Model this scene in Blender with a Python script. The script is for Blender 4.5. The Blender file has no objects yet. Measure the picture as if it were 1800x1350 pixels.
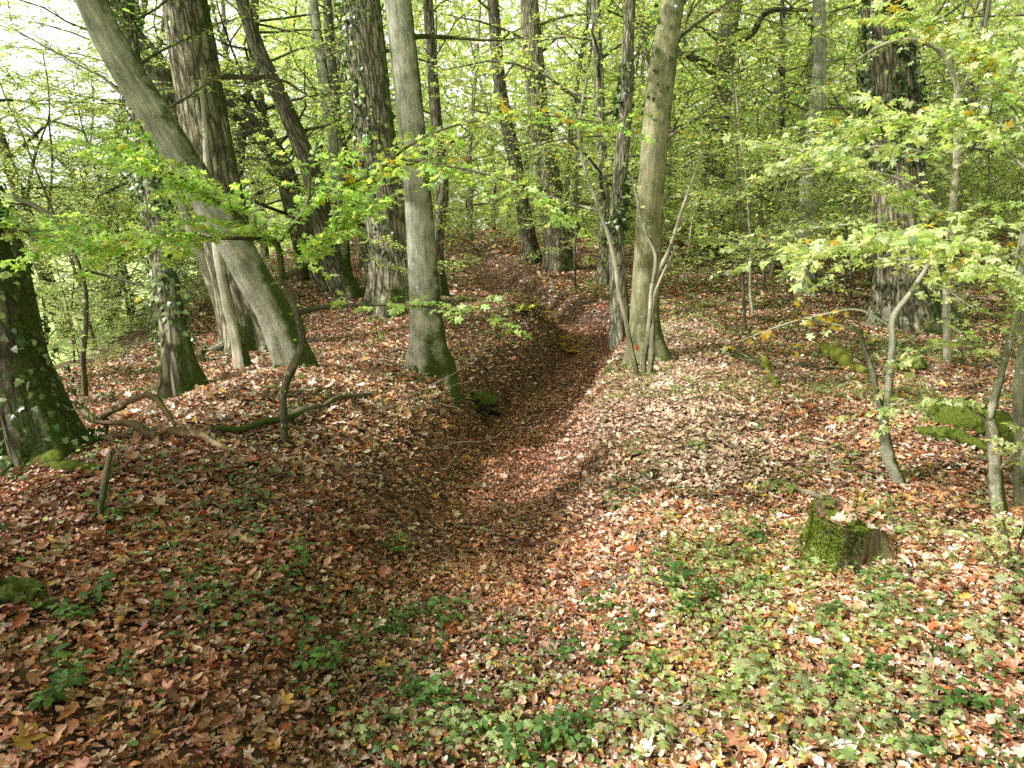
import bpy, math, time
import numpy as np
T0 = time.time()
SC = bpy.context.scene
COL = SC.collection
PI = math.pi
R = np.random.default_rng(11)

# ------------------------------------------------------------------ noise
def _h(ix, iy, iz):
    n = (ix.astype(np.int64) * 374761393 + iy.astype(np.int64) * 668265263 + iz.astype(np.int64) * 2147483647) & 0xFFFFFFFF
    n = ((n ^ (n >> 13)) * 1274126177) & 0xFFFFFFFF
    n = ((n ^ (n >> 16)) * 2246822519) & 0xFFFFFFFF
    return ((n ^ (n >> 15)) & 0xFFFFFF) / float(0xFFFFFF)

def vn(x, y, z=0.0):
    x, y, z = np.broadcast_arrays(np.asarray(x, float), np.asarray(y, float), np.asarray(z, float))
    ix, iy, iz = np.floor(x), np.floor(y), np.floor(z)
    fx, fy, fz = x - ix, y - iy, z - iz
    fx, fy, fz = [f * f * (3 - 2 * f) for f in (fx, fy, fz)]
    o = 0
    for a in (0, 1):
        for b in (0, 1):
            for c in (0, 1):
                w = (fx if a else 1 - fx) * (fy if b else 1 - fy) * (fz if c else 1 - fz)
                o = o + w * _h(ix + a, iy + b, iz + c)
    return o * 2 - 1

def fbm(x, y, z=0.0, o=4):
    s, a = 0, 1.0
    for i in range(o):
        s = s + a * vn(np.asarray(x) * 2 ** i + 17.3 * i, np.asarray(y) * 2 ** i + 5.1 * i, np.asarray(z) * 2 ** i + 9.7 * i)
        a *= .5
    return s

def sst(a, b, x):
    t = np.clip((x - a) / (b - a), 0, 1)
    return t * t * (3 - 2 * t)

# ------------------------------------------------------------------ camera
CZ, F, PITCH = 1.72, 1220.0, math.radians(12.6)
COSP, SINP = math.cos(PITCH), math.sin(PITCH)
CAM = np.array([0., 0., CZ])
def ray(px, py):
    a, b = (px - 900) / F, (675 - py) / F
    return np.array([a, COSP + b * SINP, -SINP + b * COSP])
def W(px, py, Y):                      # point on a sight line at the distance Y
    d = ray(px, py)
    return CAM + d * (Y / d[1])
def to_px(P):
    q = P - CAM
    dep = q[..., 1] * COSP - q[..., 2] * SINP
    up = q[..., 1] * SINP + q[..., 2] * COSP
    dep = np.where(np.abs(dep) < 1e-3, 1e-3, dep)
    return 900 + F * q[..., 0] / dep, 675 - F * up / dep, dep

# ------------------------------------------------------------------ terrain
DITCH = np.array([(-.35, -6), (-.3, 0), (-.2, 3), (-.12, 5), (-.05, 6.5), (.2, 8.2), (.75, 10.2), (1.35, 12.2), (1.42, 13.3), (.95, 14.5), (.25, 16), (-.35, 19), (-.75, 22.5), (-2, 30)])
DDEP = np.array([.1, .12, .22, .46, .66, .74, .72, .62, .52, .48, .5, .5, .4, .0])
def ditch_dist(x, y):
    best = np.full(np.shape(x), 1e9); dep = np.zeros(np.shape(x)); side = np.zeros(np.shape(x))
    for i in range(len(DITCH) - 1):
        a, b = DITCH[i], DITCH[i + 1]
        ab = b - a; L = (ab ** 2).sum()
        t = np.clip(((x - a[0]) * ab[0] + (y - a[1]) * ab[1]) / L, 0, 1)
        dx, dy = x - (a[0] + t * ab[0]), y - (a[1] + t * ab[1])
        d = np.hypot(dx, dy)
        m = d < best
        best = np.where(m, d, best)
        dep = np.where(m, DDEP[i] + t * (DDEP[i + 1] - DDEP[i]), dep)
        side = np.where(m, np.sign(ab[0] * dy - ab[1] * dx), side)      # +1 = left of the ditch
    return best, dep, side

def height(x, y):
    x = np.asarray(x, float); y = np.asarray(y, float)
    d, dep, side = ditch_dist(x, y)
    z = .05 * np.maximum(0, y - 11) * (1 - sst(30, 60, y)) + sst(30, 60, y) * 1.6
    z = z * sst(-30, -6, x) * 1.0
    z = z + .20 * sst(.6, 4.5, x) * sst(12, 3, y) + .02 * np.maximum(0, x - 4) * (x < 40) + (x >= 40) * .72
    z = z - 1.0 * sst(3.6, 9.5, -x - .13 * y)                                     # falls to the meadow
    wall = np.where(side > 0, 1.0, 1.15)
    z = z - dep * .98 * (1 - sst(.28, .28 + .66 * wall, d))
    ridge = np.exp(-((d - 2.1) / 1.15) ** 2) * (side > 0)
    z = z + ridge * (.34 * sst(9.5, 6, y) + .10)
    rr = np.exp(-((d - 1.75) / .8) ** 2) * (side < 0)
    z = z + rr * .17 * sst(4, 7, y) * sst(16, 10, y)
    z = z + .30 * np.exp(-((x - .15) / .75) ** 2 - ((y - 13.0) / .95) ** 2)       # the bank that hides the bend
    near = sst(90, 25, np.hypot(x, y))
    z = z + .05 * fbm(x * .7, y * .7, 3.3, 3) * near + .022 * fbm(x * 3.1, y * 3.1, 1.1, 2) * near
    return z

def G(px, py):                          # where a sight line meets the ground
    d = ray(px, py)
    t = np.linspace(1, 70, 7000)
    P = CAM + d * t[:, None]
    hit = np.nonzero(P[:, 2] < height(P[:, 0], P[:, 1]))[0]
    p = P[hit[0]] if len(hit) else P[-1]
    return np.array([p[0], p[1], float(height(p[0], p[1]))])

def hz(x, y): return float(height(np.array([x]), np.array([y]))[0])

def gnormal(x, y):
    e = .05
    n = np.stack([height(x - e, y) - height(x + e, y), height(x, y - e) - height(x, y + e), np.full(np.shape(x), 2 * e)], -1)
    return n / np.linalg.norm(n, axis=-1, keepdims=True)

# ------------------------------------------------------------------ materials
def mat(name):
    m = bpy.data.materials.new(name); m.use_nodes = True
    nt = m.node_tree; nt.nodes.clear()
    return m, nt, nt.nodes, nt.links

def N(nt, typ, **kw):
    n = nt.nodes.new(typ)
    for k, v in kw.items():
        if k.startswith('i_'):
            n.inputs[int(k[2:])].default_value = v
        else:
            setattr(n, k, v)
    return n

def ramp(nt, stops):
    n = nt.nodes.new('ShaderNodeValToRGB')
    e = n.color_ramp.elements
    while len(e) < len(stops): e.new(.5)
    for el, (p, c) in zip(e, stops):
        el.position = p; el.color = (*c, 1) if len(c) == 3 else c
    return n

def leaf_mat(name, trans=.45, rough=.45, tmul=(1.45, 1.5, .75), spec=.4, vary=.35):
    m, nt, nd, lk = mat(name)
    at = N(nt, 'ShaderNodeAttribute', attribute_name='tint')
    tc = N(nt, 'ShaderNodeTexCoord')
    no = N(nt, 'ShaderNodeTexNoise'); no.inputs['Scale'].default_value = 55; no.inputs['Detail'].default_value = 3
    lk.new(tc.outputs['Object'], no.inputs['Vector'])
    rp = ramp(nt, [(.3, (1 - vary,) * 3), (.7, (1 + vary,) * 3)])
    lk.new(no.outputs['Fac'], rp.inputs['Fac'])
    mx = N(nt, 'ShaderNodeMix', data_type='RGBA', blend_type='MULTIPLY'); mx.inputs[0].default_value = 1
    lk.new(at.outputs['Color'], mx.inputs[6]); lk.new(rp.outputs['Color'], mx.inputs[7])
    pb = N(nt, 'ShaderNodeBsdfPrincipled'); pb.inputs['Roughness'].default_value = rough
    pb.inputs['Specular IOR Level'].default_value = spec
    lk.new(mx.outputs[2], pb.inputs['Base Color'])
    out = N(nt, 'ShaderNodeOutputMaterial')
    if trans > 0:
        tm = N(nt, 'ShaderNodeMix', data_type='RGBA', blend_type='MULTIPLY'); tm.inputs[0].default_value = 1
        tm.inputs[7].default_value = (*tmul, 1)
        lk.new(mx.outputs[2], tm.inputs[6])
        tr = N(nt, 'ShaderNodeBsdfTranslucent'); lk.new(tm.outputs[2], tr.inputs['Color'])
        ms = N(nt, 'ShaderNodeMixShader'); ms.inputs[0].default_value = trans
        lk.new(pb.outputs[0], ms.inputs[1]); lk.new(tr.outputs[0], ms.inputs[2]); lk.new(ms.outputs[0], out.inputs[0])
    else:
        lk.new(pb.outputs[0], out.inputs[0])
    return m

def bark_mat(name, dark, light, moss=.5, stretch=(14, 14, 2.2), bump=.5, lichen=.3, mosscol=(.05, .075, .016), mdir=(.75, .35, .25), ridge=.0, foot=.35):
    m, nt, nd, lk = mat(name)
    at = N(nt, 'ShaderNodeAttribute', attribute_name='bark')
    mp = N(nt, 'ShaderNodeMapping'); mp.inputs['Scale'].default_value = stretch
    lk.new(at.outputs['Vector'], mp.inputs['Vector'])
    n1 = N(nt, 'ShaderNodeTexNoise'); n1.inputs['Scale'].default_value = 1; n1.inputs['Detail'].default_value = 6; n1.inputs['Roughness'].default_value = .62
    lk.new(mp.outputs[0], n1.inputs['Vector'])
    r1 = ramp(nt, [(.3, dark), (.52, tuple((a + b) / 2 for a, b in zip(dark, light))), (.72, light)])
    lk.new(n1.outputs['Fac'], r1.inputs['Fac'])
    crack = None
    if ridge > 0:
        wp = N(nt, 'ShaderNodeVectorMath', operation='MULTIPLY_ADD'); wp.inputs[1].default_value = (.9, .9, .9)
        lk.new(n1.outputs['Color'], wp.inputs[0])
        m3 = N(nt, 'ShaderNodeMapping'); m3.inputs['Scale'].default_value = (ridge, ridge, ridge * .13); lk.new(at.outputs['Vector'], m3.inputs['Vector'])
        lk.new(m3.outputs[0], wp.inputs[2])
        vo = N(nt, 'ShaderNodeTexVoronoi', feature='DISTANCE_TO_EDGE'); vo.inputs['Scale'].default_value = 1; lk.new(wp.outputs[0], vo.inputs['Vector'])
        crk = ramp(nt, [(.02, (.22, .2, .18)), (.2, (1, 1, 1))]); lk.new(vo.outputs['Distance'], crk.inputs['Fac'])
        mk = N(nt, 'ShaderNodeMix', data_type='RGBA', blend_type='MULTIPLY'); mk.inputs[0].default_value = .9
        lk.new(r1.outputs['Color'], mk.inputs[6]); lk.new(crk.outputs['Color'], mk.inputs[7])
        r1 = mk; crack = crk
    # broad blotches
    n2 = N(nt, 'ShaderNodeTexNoise'); n2.inputs['Scale'].default_value = 5.5; n2.inputs['Detail'].default_value = 4
    lk.new(at.outputs['Vector'], n2.inputs['Vector'])
    r2 = ramp(nt, [(.3, (.55, .6, .5)), (.7, (1.25, 1.2, 1.15))]); lk.new(n2.outputs['Fac'], r2.inputs['Fac'])
    mx = N(nt, 'ShaderNodeMix', data_type='RGBA', blend_type='MULTIPLY'); mx.inputs[0].default_value = .9
    lk.new(r1.outputs[2] if crack else r1.outputs['Color'], mx.inputs[6]); lk.new(r2.outputs['Color'], mx.inputs[7])
    colr = mx.outputs[2]
    if lichen > 0:
        n3 = N(nt, 'ShaderNodeTexNoise'); n3.inputs['Scale'].default_value = 26; n3.inputs['Detail'].default_value = 2
        lk.new(at.outputs['Vector'], n3.inputs['Vector'])
        r3 = ramp(nt, [(.69 - .1 * lichen, (0, 0, 0)), (.73 - .1 * lichen, (1, 1, 1))]); lk.new(n3.outputs['Fac'], r3.inputs['Fac'])
        ml = N(nt, 'ShaderNodeMix', data_type='RGBA'); lk.new(r3.outputs['Color'], ml.inputs[0])
        lk.new(colr, ml.inputs[6]); ml.inputs[7].default_value = (.42, .44, .36, 1)
        colr = ml.outputs[2]
    # moss, thicker on the side turned from the sun and low on the stem
    ge = N(nt, 'ShaderNodeNewGeometry')
    dp = N(nt, 'ShaderNodeVectorMath', operation='DOT_PRODUCT'); dp.inputs[1].default_value = mdir
    lk.new(ge.outputs['Normal'], dp.inputs[0])
    n4 = N(nt, 'ShaderNodeTexNoise'); n4.inputs['Scale'].default_value = 4; n4.inputs['Detail'].default_value = 7; n4.inputs['Roughness'].default_value = .7
    lk.new(at.outputs['Vector'], n4.inputs['Vector'])
    sp = N(nt, 'ShaderNodeSeparateXYZ'); lk.new(at.outputs['Vector'], sp.inputs[0])
    low = N(nt, 'ShaderNodeMapRange'); low.inputs[1].default_value = .2; low.inputs[2].default_value = 1.3; low.inputs[3].default_value = foot; low.inputs[4].default_value = 0
    lk.new(sp.outputs['Z'], low.inputs[0])
    a1 = N(nt, 'ShaderNodeMath', operation='MULTIPLY_ADD'); a1.inputs[1].default_value = .42
    lk.new(dp.outputs['Value'], a1.inputs[0]); lk.new(n4.outputs['Fac'], a1.inputs[2])
    a2 = N(nt, 'ShaderNodeMath', operation='ADD'); lk.new(a1.outputs[0], a2.inputs[0]); lk.new(low.outputs[0], a2.inputs[1])
    rm = ramp(nt, [(min(.95, max(0, .84 - .5 * moss)), (0, 0, 0)), (min(1, 1.0 - .45 * moss), (1, 1, 1))]); lk.new(a2.outputs[0], rm.inputs['Fac'])
    mm = N(nt, 'ShaderNodeMix', data_type='RGBA'); lk.new(rm.outputs['Color'], mm.inputs[0]); lk.new(colr, mm.inputs[6])
    nm = N(nt, 'ShaderNodeTexNoise'); nm.inputs['Scale'].default_value = 70; nm.inputs['Detail'].default_value = 3
    lk.new(at.outputs['Vector'], nm.inputs['Vector'])
    rmc = ramp(nt, [(.3, tuple(c * .55 for c in mosscol)), (.7, tuple(c * 1.6 for c in mosscol))]); lk.new(nm.outputs['Fac'], rmc.inputs['Fac'])
    lk.new(rmc.outputs['Color'], mm.inputs[7])
    pb = N(nt, 'ShaderNodeBsdfPrincipled'); pb.inputs['Roughness'].default_value = .85; pb.inputs['Specular IOR Level'].default_value = .2
    lk.new(mm.outputs[2], pb.inputs['Base Color'])
    bp = N(nt, 'ShaderNodeBump'); bp.inputs['Strength'].default_value = bump; bp.inputs['Distance'].default_value = .02
    hsum = N(nt, 'ShaderNodeMath', operation='MULTIPLY_ADD'); hsum.inputs[1].default_value = .5
    lk.new(nm.outputs['Fac'], hsum.inputs[0]); lk.new(n1.outputs['Fac'], hsum.inputs[2])
    if crack:
        hs2 = N(nt, 'ShaderNodeMath', operation='MULTIPLY_ADD'); hs2.inputs[1].default_value = 1.2
        lk.new(crack.outputs['Color'], hs2.inputs[0]); lk.new(hsum.outputs[0], hs2.inputs[2]); hsum = hs2
    lk.new(hsum.outputs[0], bp.inputs['Height']); lk.new(bp.outputs[0], pb.inputs['Normal'])
    out = N(nt, 'ShaderNodeOutputMaterial'); lk.new(pb.outputs[0], out.inputs[0])
    return m

def ground_mat():
    m, nt, nd, lk = mat('forest_floor')
    tc = N(nt, 'ShaderNodeTexCoord')
    v = N(nt, 'ShaderNodeTexVoronoi'); v.inputs['Scale'].default_value = 17; v.inputs['Randomness'].default_value = 1
    wv = N(nt, 'ShaderNodeTexNoise'); wv.inputs['Scale'].default_value = 20
    lk.new(tc.outputs['Object'], wv.inputs['Vector'])
    ad = N(nt, 'ShaderNodeVectorMath', operation='MULTIPLY_ADD'); ad.inputs[1].default_value = (.06, .06, .06)
    lk.new(wv.outputs['Color'], ad.inputs[0]); lk.new(tc.outputs['Object'], ad.inputs[2]); lk.new(ad.outputs[0], v.inputs['Vector'])
    sp = N(nt, 'ShaderNodeSeparateColor'); lk.new(v.outputs['Color'], sp.inputs[0])
    rp = ramp(nt, [(0, (.035, .016, .01)), (.3, (.08, .034, .018)), (.55, (.14, .065, .035)), (.8, (.19, .10, .06)), (1, (.26, .16, .10))])
    lk.new(sp.outputs[0], rp.inputs['Fac'])
    dk = ramp(nt, [(0, (1, 1, 1)), (.45, (.75, .75, .75)), (.8, (.25, .25, .25))]); lk.new(v.outputs['Distance'], dk.inputs['Fac'])
    mx = N(nt, 'ShaderNodeMix', data_type='RGBA', blend_type='MULTIPLY'); mx.inputs[0].default_value = 1
    lk.new(rp.outputs['Color'], mx.inputs[6]); lk.new(dk.outputs['Color'], mx.inputs[7])
    pb = N(nt, 'ShaderNodeBsdfPrincipled'); pb.inputs['Roughness'].default_value = .8
    lk.new(mx.outputs[2], pb.inputs['Base Color'])
    bp = N(nt, 'ShaderNodeBump'); bp.inputs['Strength'].default_value = .8; bp.inputs['Distance'].default_value = .03
    lk.new(sp.outputs[1], bp.inputs['Height']); lk.new(bp.outputs[0], pb.inputs['Normal'])
    out = N(nt, 'ShaderNodeOutputMaterial'); lk.new(pb.outputs[0], out.inputs[0])
    return m

def noise_mat(name, stops, scale=8, rough=.9, bump=.3, detail=6):
    m, nt, nd, lk = mat(name)
    tc = N(nt, 'ShaderNodeTexCoord')
    n = N(nt, 'ShaderNodeTexNoise'); n.inputs['Scale'].default_value = scale; n.inputs['Detail'].default_value = detail; n.inputs['Roughness'].default_value = .65
    lk.new(tc.outputs['Object'], n.inputs['Vector'])
    rp = ramp(nt, stops); lk.new(n.outputs['Fac'], rp.inputs['Fac'])
    pb = N(nt, 'ShaderNodeBsdfPrincipled'); pb.inputs['Roughness'].default_value = rough; pb.inputs['Specular IOR Level'].default_value = .2
    lk.new(rp.outputs['Color'], pb.inputs['Base Color'])
    bp = N(nt, 'ShaderNodeBump'); bp.inputs['Strength'].default_value = bump; bp.inputs['Distance'].default_value = .03
    lk.new(n.outputs['Fac'], bp.inputs['Height']); lk.new(bp.outputs[0], pb.inputs['Normal'])
    out = N(nt, 'ShaderNodeOutputMaterial'); lk.new(pb.outputs[0], out.inputs[0])
    return m

M = {}
M['floor'] = ground_mat()
M['litter'] = leaf_mat('dead_leaves', .12, .36, (1.2, .9, .6), .75, .3)
M['leaf'] = leaf_mat('green_leaves', .54, .40)
M['ivy'] = leaf_mat('ivy_leaves', .2, .3, (1, 1.2, .5), .55, .25)
M['hornbeam'] = bark_mat('hornbeam_bark', (.20, .205, .165), (.55, .555, .48), .42, (30, 30, 5), .5, .6)
M['hornbeam_green'] = bark_mat('hornbeam_green_bark', (.18, .18, .10), (.44, .43, .28), .45, (30, 30, 5), .5, .5, (.07, .085, .02))
M['oak'] = bark_mat('oak_bark', (.15, .14, .10), (.56, .53, .42), .38, (20, 20, 3.2), .9, .1, ridge=17)
M['dark_bark'] = bark_mat('dark_bark', (.10, .095, .07), (.37, .35, .26), .36, (24, 24, 3.5), .8, .0, ridge=22)
M['grey_bark'] = bark_mat('grey_furrowed_bark', (.24, .235, .18), (.58, .57, .46), .25, (24, 24, 3.5), .8, .1, ridge=20)
M['ivy_bark'] = bark_mat('ivy_stem_bark', (.05, .045, .033), (.26, .235, .165), .5, (24, 24, 3.5), .8, .0, ridge=22)
M['pale_bark'] = bark_mat('pale_bark', (.30, .29, .23), (.60, .58, .5), .15, (40, 40, 6), .3, .5)
M['twig'] = bark_mat('twig_bark', (.07, .06, .045), (.24, .21, .16), .25, (40, 40, 6), .3, .2)
M['moss'] = bark_mat('mossy_wood', (.06, .05, .035), (.22, .17, .11), .95, (24, 24, 4), .9, .0, (.085, .115, .014), (.0, -.1, .9))
M['moss_yellow'] = bark_mat('yellow_moss_wood', (.12, .11, .05), (.3, .27, .12), .95, (24, 24, 4), .9, .0, (.17, .19, .03), (.0, -.1, .9))
M['deadwood'] = bark_mat('dead_wood', (.13, .075, .05), (.40, .28, .20), .12, (26, 26, 3), .8, .0)
M['greywood'] = bark_mat('grey_wood', (.13, .11, .09), (.42, .38, .32), .1, (26, 26, 3), .7, .25)
M['lichen'] = bark_mat('lichen_wood', (.3, .3, .26), (.66, .66, .6), -.6, (60, 60, 40), .6, .6)
M['meadow'] = noise_mat('meadow_grass', [(.3, (.42, .56, .2)), (.6, (.55, .68, .28)), (.8, (.66, .72, .38))], 3, .9, .4)
M['hill'] = noise_mat('far_hill', [(.3, (.17, .22, .16)), (.7, (.27, .30, .2))], .06, 1, 0)
M['soil'] = noise_mat('damp_soil', [(.3, (.012, .01, .008)), (.7, (.05, .04, .03))], 18, .95, .8)

# ------------------------------------------------------------------ mesh helpers
def link_mesh(name, V, T=None, Q=None, m=None, parent=None, loc=None, tint=None, bark=None, smooth=True):
    me = bpy.data.meshes.new(name)
    V = np.asarray(V, np.float32)
    if loc is not None: V = V - np.asarray(loc, np.float32)
    nt = 0 if T is None else len(T); nq = 0 if Q is None else len(Q)
    me.vertices.add(len(V)); me.vertices.foreach_set('co', V.ravel())
    idx = []; st = []; o = 0
    if nt: idx.append(np.asarray(T).ravel()); st.append(np.arange(nt) * 3)
    if nq: idx.append(np.asarray(Q).ravel()); st.append(nt * 3 + np.arange(nq) * 4)
    idx = np.concatenate(idx).astype(np.int32); st = np.concatenate(st).astype(np.int32)
    me.loops.add(len(idx)); me.loops.foreach_set('vertex_index', idx)
    me.polygons.add(nt + nq); me.polygons.foreach_set('loop_start', st)
    if smooth: me.polygons.foreach_set('use_smooth', np.ones(nt + nq, bool))
    if tint is not None:
        a = me.attributes.new('tint', 'FLOAT_COLOR', 'POINT')
        a.data.foreach_set('color', np.concatenate([tint, np.ones((len(tint), 1))], 1).astype(np.float32).ravel())
    if bark is not None:
        a = me.attributes.new('bark', 'FLOAT_VECTOR', 'POINT'); a.data.foreach_set('vector', np.asarray(bark, np.float32).ravel())
    me.update(calc_edges=True)
    if m is not None: me.materials.append(m)
    o = bpy.data.objects.new(name, me); COL.objects.link(o)
    if parent is not None: o.parent = parent
    if loc is not None and parent is None: o.location = loc
    return o

def thing(name, label, cat, loc, group=None):
    o = bpy.data.objects.new(name, None); COL.objects.link(o); o.empty_display_size = .1
    o.location = [float(v) for v in loc]; o['label'] = label; o['category'] = cat
    if group: o['group'] = group
    return o

def unit(v):
    v = np.asarray(v, float); return v / (np.linalg.norm(v, axis=-1, keepdims=True) + 1e-12)

def smooth_path(pts, rad, n):
    """Catmull-Rom through the points, n samples."""
    pts = np.asarray(pts, float); rad = np.asarray(rad, float)
    P = np.vstack([2 * pts[0] - pts[1], pts, 2 * pts[-1] - pts[-2]])
    L = np.r_[0, np.cumsum(np.linalg.norm(np.diff(pts, axis=0), axis=1))]
    s = np.linspace(0, L[-1], n)
    k = np.clip(np.searchsorted(L, s, side='right') - 1, 0, len(pts) - 2)
    t = ((s - L[k]) / (L[k + 1] - L[k] + 1e-9))[:, None]
    a, b, c, d = P[k], P[k + 1], P[k + 2], P[k + 3]
    o = .5 * (2 * b + (c - a) * t + (2 * a - 5 * b + 4 * c - d) * t ** 2 + (3 * b - 3 * c + d - a) * t ** 3)
    return o, np.interp(s, L, rad), s

class Tubes:
    def __init__(s): s.V = []; s.Q = []; s.B = []; s.T = []; s.n = 0
    def add(s, pts, rad, sides=6, s0=0.0, disp=None, cap=True, seed=0.):
        pts = np.asarray(pts, float); rad = np.asarray(rad, float); n = len(pts)
        tg = unit(np.gradient(pts, axis=0))
        ref = np.array([0, 1., 0]) if abs(tg[0][1]) < .8 else np.array([1., 0, 0])
        u = unit(np.cross(np.cross(tg[0], ref), tg[0])); Us = []
        for i in range(n):
            u = unit(u - tg[i] * (u @ tg[i])); Us.append(u)
        Us = np.array(Us); Vs = np.cross(tg, Us)
        th = np.arange(sides) / sides * 2 * PI
        L = s0 + np.r_[0, np.cumsum(np.linalg.norm(np.diff(pts, axis=0), axis=1))]
        rr = rad[:, None] * np.ones(sides)
        c, sn = np.cos(th)[None], np.sin(th)[None]
        if disp is not None: rr = rr * disp(np.broadcast_to(th, rr.shape), np.broadcast_to(L[:, None], rr.shape), rad[:, None])
        V = pts[:, None] + rr[..., None] * (c[..., None] * Us[:, None] + sn[..., None] * Vs[:, None])
        B = np.stack(np.broadcast_arrays(rad.mean() * c + seed, rad.mean() * sn + seed * .7, L[:, None]), -1)
        i = np.arange(n - 1)[:, None] * sides; j = np.arange(sides)[None]; j2 = (j + 1) % sides
        Q = np.stack([i + j, i + j2, i + sides + j2, i + sides + j], -1).reshape(-1, 4) + s.n
        s.V.append(V.reshape(-1, 3)); s.B.append(B.reshape(-1, 3)); s.Q.append(Q); s.n += n * sides
        if cap:
            for e in (0, n - 1):
                s.V.append(pts[e][None]); s.B.append(np.array([[seed, seed * .7, L[e]]]))
                b0 = s.n - n * sides - (0 if e == 0 else 1) + e * sides
                jj = np.arange(sides); a = b0 + jj; b = b0 + (jj + 1) % sides
                s.T.append(np.stack([np.full(sides, s.n), b, a] if e == 0 else [np.full(sides, s.n), a, b], -1)); s.n += 1
        return V, pts, Us, Vs, L
    def build(s, name, m, parent=None, loc=None):
        return link_mesh(name, np.vstack(s.V), np.vstack(s.T) if s.T else None, np.vstack(s.Q), m, parent, loc, bark=np.vstack(s.B))

# ------------------------------------------------------------------ leaf templates: unit length along x, faces = tris
def strip(xs, ws, bend=.0, fold=.0, curl=.0):
    V = []; T = []
    for x, w in zip(xs, ws):
        z = bend * (x - .4) ** 2
        V += [(x, w, z + fold * w + curl * w * w), (x, 0, z), (x, -w, z + fold * w + curl * w * w)]
    for i in range(len(xs) - 1):
        a = 3 * i
        for k in (0, 1):
            T += [(a + k, a + k + 1, a + k + 4), (a + k, a + k + 4, a + k + 3)]
    return np.array(V, float), np.array(T)
def fan(half, cx, fold=-.2, droop=-.25):
    half = np.array(half, float)
    o = np.vstack([half, (half[1:-1] * [1, -1])[::-1]])
    V = np.vstack([[cx, 0], o]); z = fold * np.abs(V[:, 1]) + droop * (V[:, 0] - cx) ** 2; z[0] = .03
    n = len(o); i = np.arange(n)
    return np.column_stack([V, z]), np.stack([np.zeros(n, int), 1 + (i + 1) % n, 1 + i], -1)
MAPLE = fan([(0, 0), (.03, .2), (.08, .45), (.24, .33), (.33, .19), (.5, .4), (.68, .52), (.71, .34), (.64, .17), (.86, .16), (1, 0)], .35)
MAPLE_DRY = fan([(0, 0), (.03, .2), (.08, .45), (.24, .33), (.33, .19), (.5, .4), (.68, .52), (.71, .34), (.64, .17), (.86, .16), (1, 0)], .35, .5, .35)
IVY = fan([(.02, 0), (-.1, .2), (.08, .46), (.36, .27), (.62, .36), (.66, .2), (1, 0)], .3, -.12, -.15)
OVAL = strip([0, .25, .6, 1], [.02, .24, .24, .01], -.25, .25)
OVAL5 = strip([0, .15, .4, .7, 1], [.02, .2, .29, .22, .01], -.35, .22)
DRY_A = strip([0, .15, .4, .7, 1], [.03, .2, .28, .2, .01], .9, .9)
DRY_B = strip([0, .15, .4, .7, 1], [.03, .17, .24, .17, .01], -.8, -.5, 1.0)
DRY_C = strip([0, .2, .5, .8, 1], [.03, .2, .3, .17, .01], .35, .2, 1.2)
OAKL = strip([0, .12, .24, .36, .48, .6, .74, .86, 1], [.03, .1, .07, .2, .12, .28, .17, .22, .03], .4, .3, .6)
DRY_D = strip([0, .45, 1], [.05, .27, .02], .8, .7)
DRY_E = strip([0, .5, 1], [.04, .24, .03], -.6, -.5)
DRY_F = (np.array([(0, 0, 0), (.5, .34, .14), (1, 0, .05), (.45, -.34, .16), (.5, 0, -.02)], float), np.array([(0, 4, 1), (4, 2, 1), (0, 3, 4), (4, 3, 2)]))
DIA = (np.array([(0, 0, 0), (.5, .34, -.06), (1, 0, -.12), (.5, -.34, -.06)], float), np.array([(0, 2, 1), (0, 3, 2)]))

MAPLE_B = (MAPLE[0] * [1, 1, 0] + np.stack([0 * MAPLE[0][:, 0], 0 * MAPLE[0][:, 0], -.55 * np.abs(MAPLE[0][:, 1]) - .45 * MAPLE[0][:, 0] ** 2], -1), MAPLE[1])
MAPLE_C = (MAPLE[0] * [1, .8, 0] + np.stack([0 * MAPLE[0][:, 0], 0 * MAPLE[0][:, 0], .35 * MAPLE[0][:, 1] - .3 * (MAPLE[0][:, 0] - .3) ** 2 + .5 * MAPLE[0][:, 1] ** 2], -1), MAPLE[1])
class Bag:
    """Collects leaves: place, direction, face normal, size, colour."""
    def __init__(s): s.P = []; s.D = []; s.N = []; s.S = []; s.C = []
    def add(s, P, D, Nn, S, C):
        s.P.append(np.atleast_2d(P)); s.D.append(np.atleast_2d(D)); s.N.append(np.atleast_2d(Nn)); s.S.append(np.atleast_1d(S)); s.C.append(np.atleast_2d(C))
    def part(s, k, n):
        o = Bag(); 
        for a in 'PDNSC': setattr(o, a, [np.concatenate(getattr(s, a))[k::n]])
        return o
    def count(s): return sum(len(p) for p in s.P)
    def geo(s, tmpl):
        P, D, Nn, S, C = [np.concatenate(a) for a in (s.P, s.D, s.N, s.S, s.C)]
        tv, tt = tmpl
        D = unit(D); Sd = unit(np.cross(Nn, D)); Nn = np.cross(D, Sd)
        V = P[:, None] + S[:, None, None] * (tv[None, :, 0:1] * D[:, None] + tv[None, :, 1:2] * Sd[:, None] + tv[None, :, 2:3] * Nn[:, None])
        n = len(P); k = len(tv)
        T = (tt[None] + (np.arange(n) * k)[:, None, None]).reshape(-1, 3)
        return V.reshape(-1, 3), T, np.repeat(C, k, 0)
    def build(s, name, tmpl, m, parent=None, loc=None):
        V, T, C = s.geo(tmpl)
        return link_mesh(name, V, T, None, m, parent, loc, tint=C, smooth=False)

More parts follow.
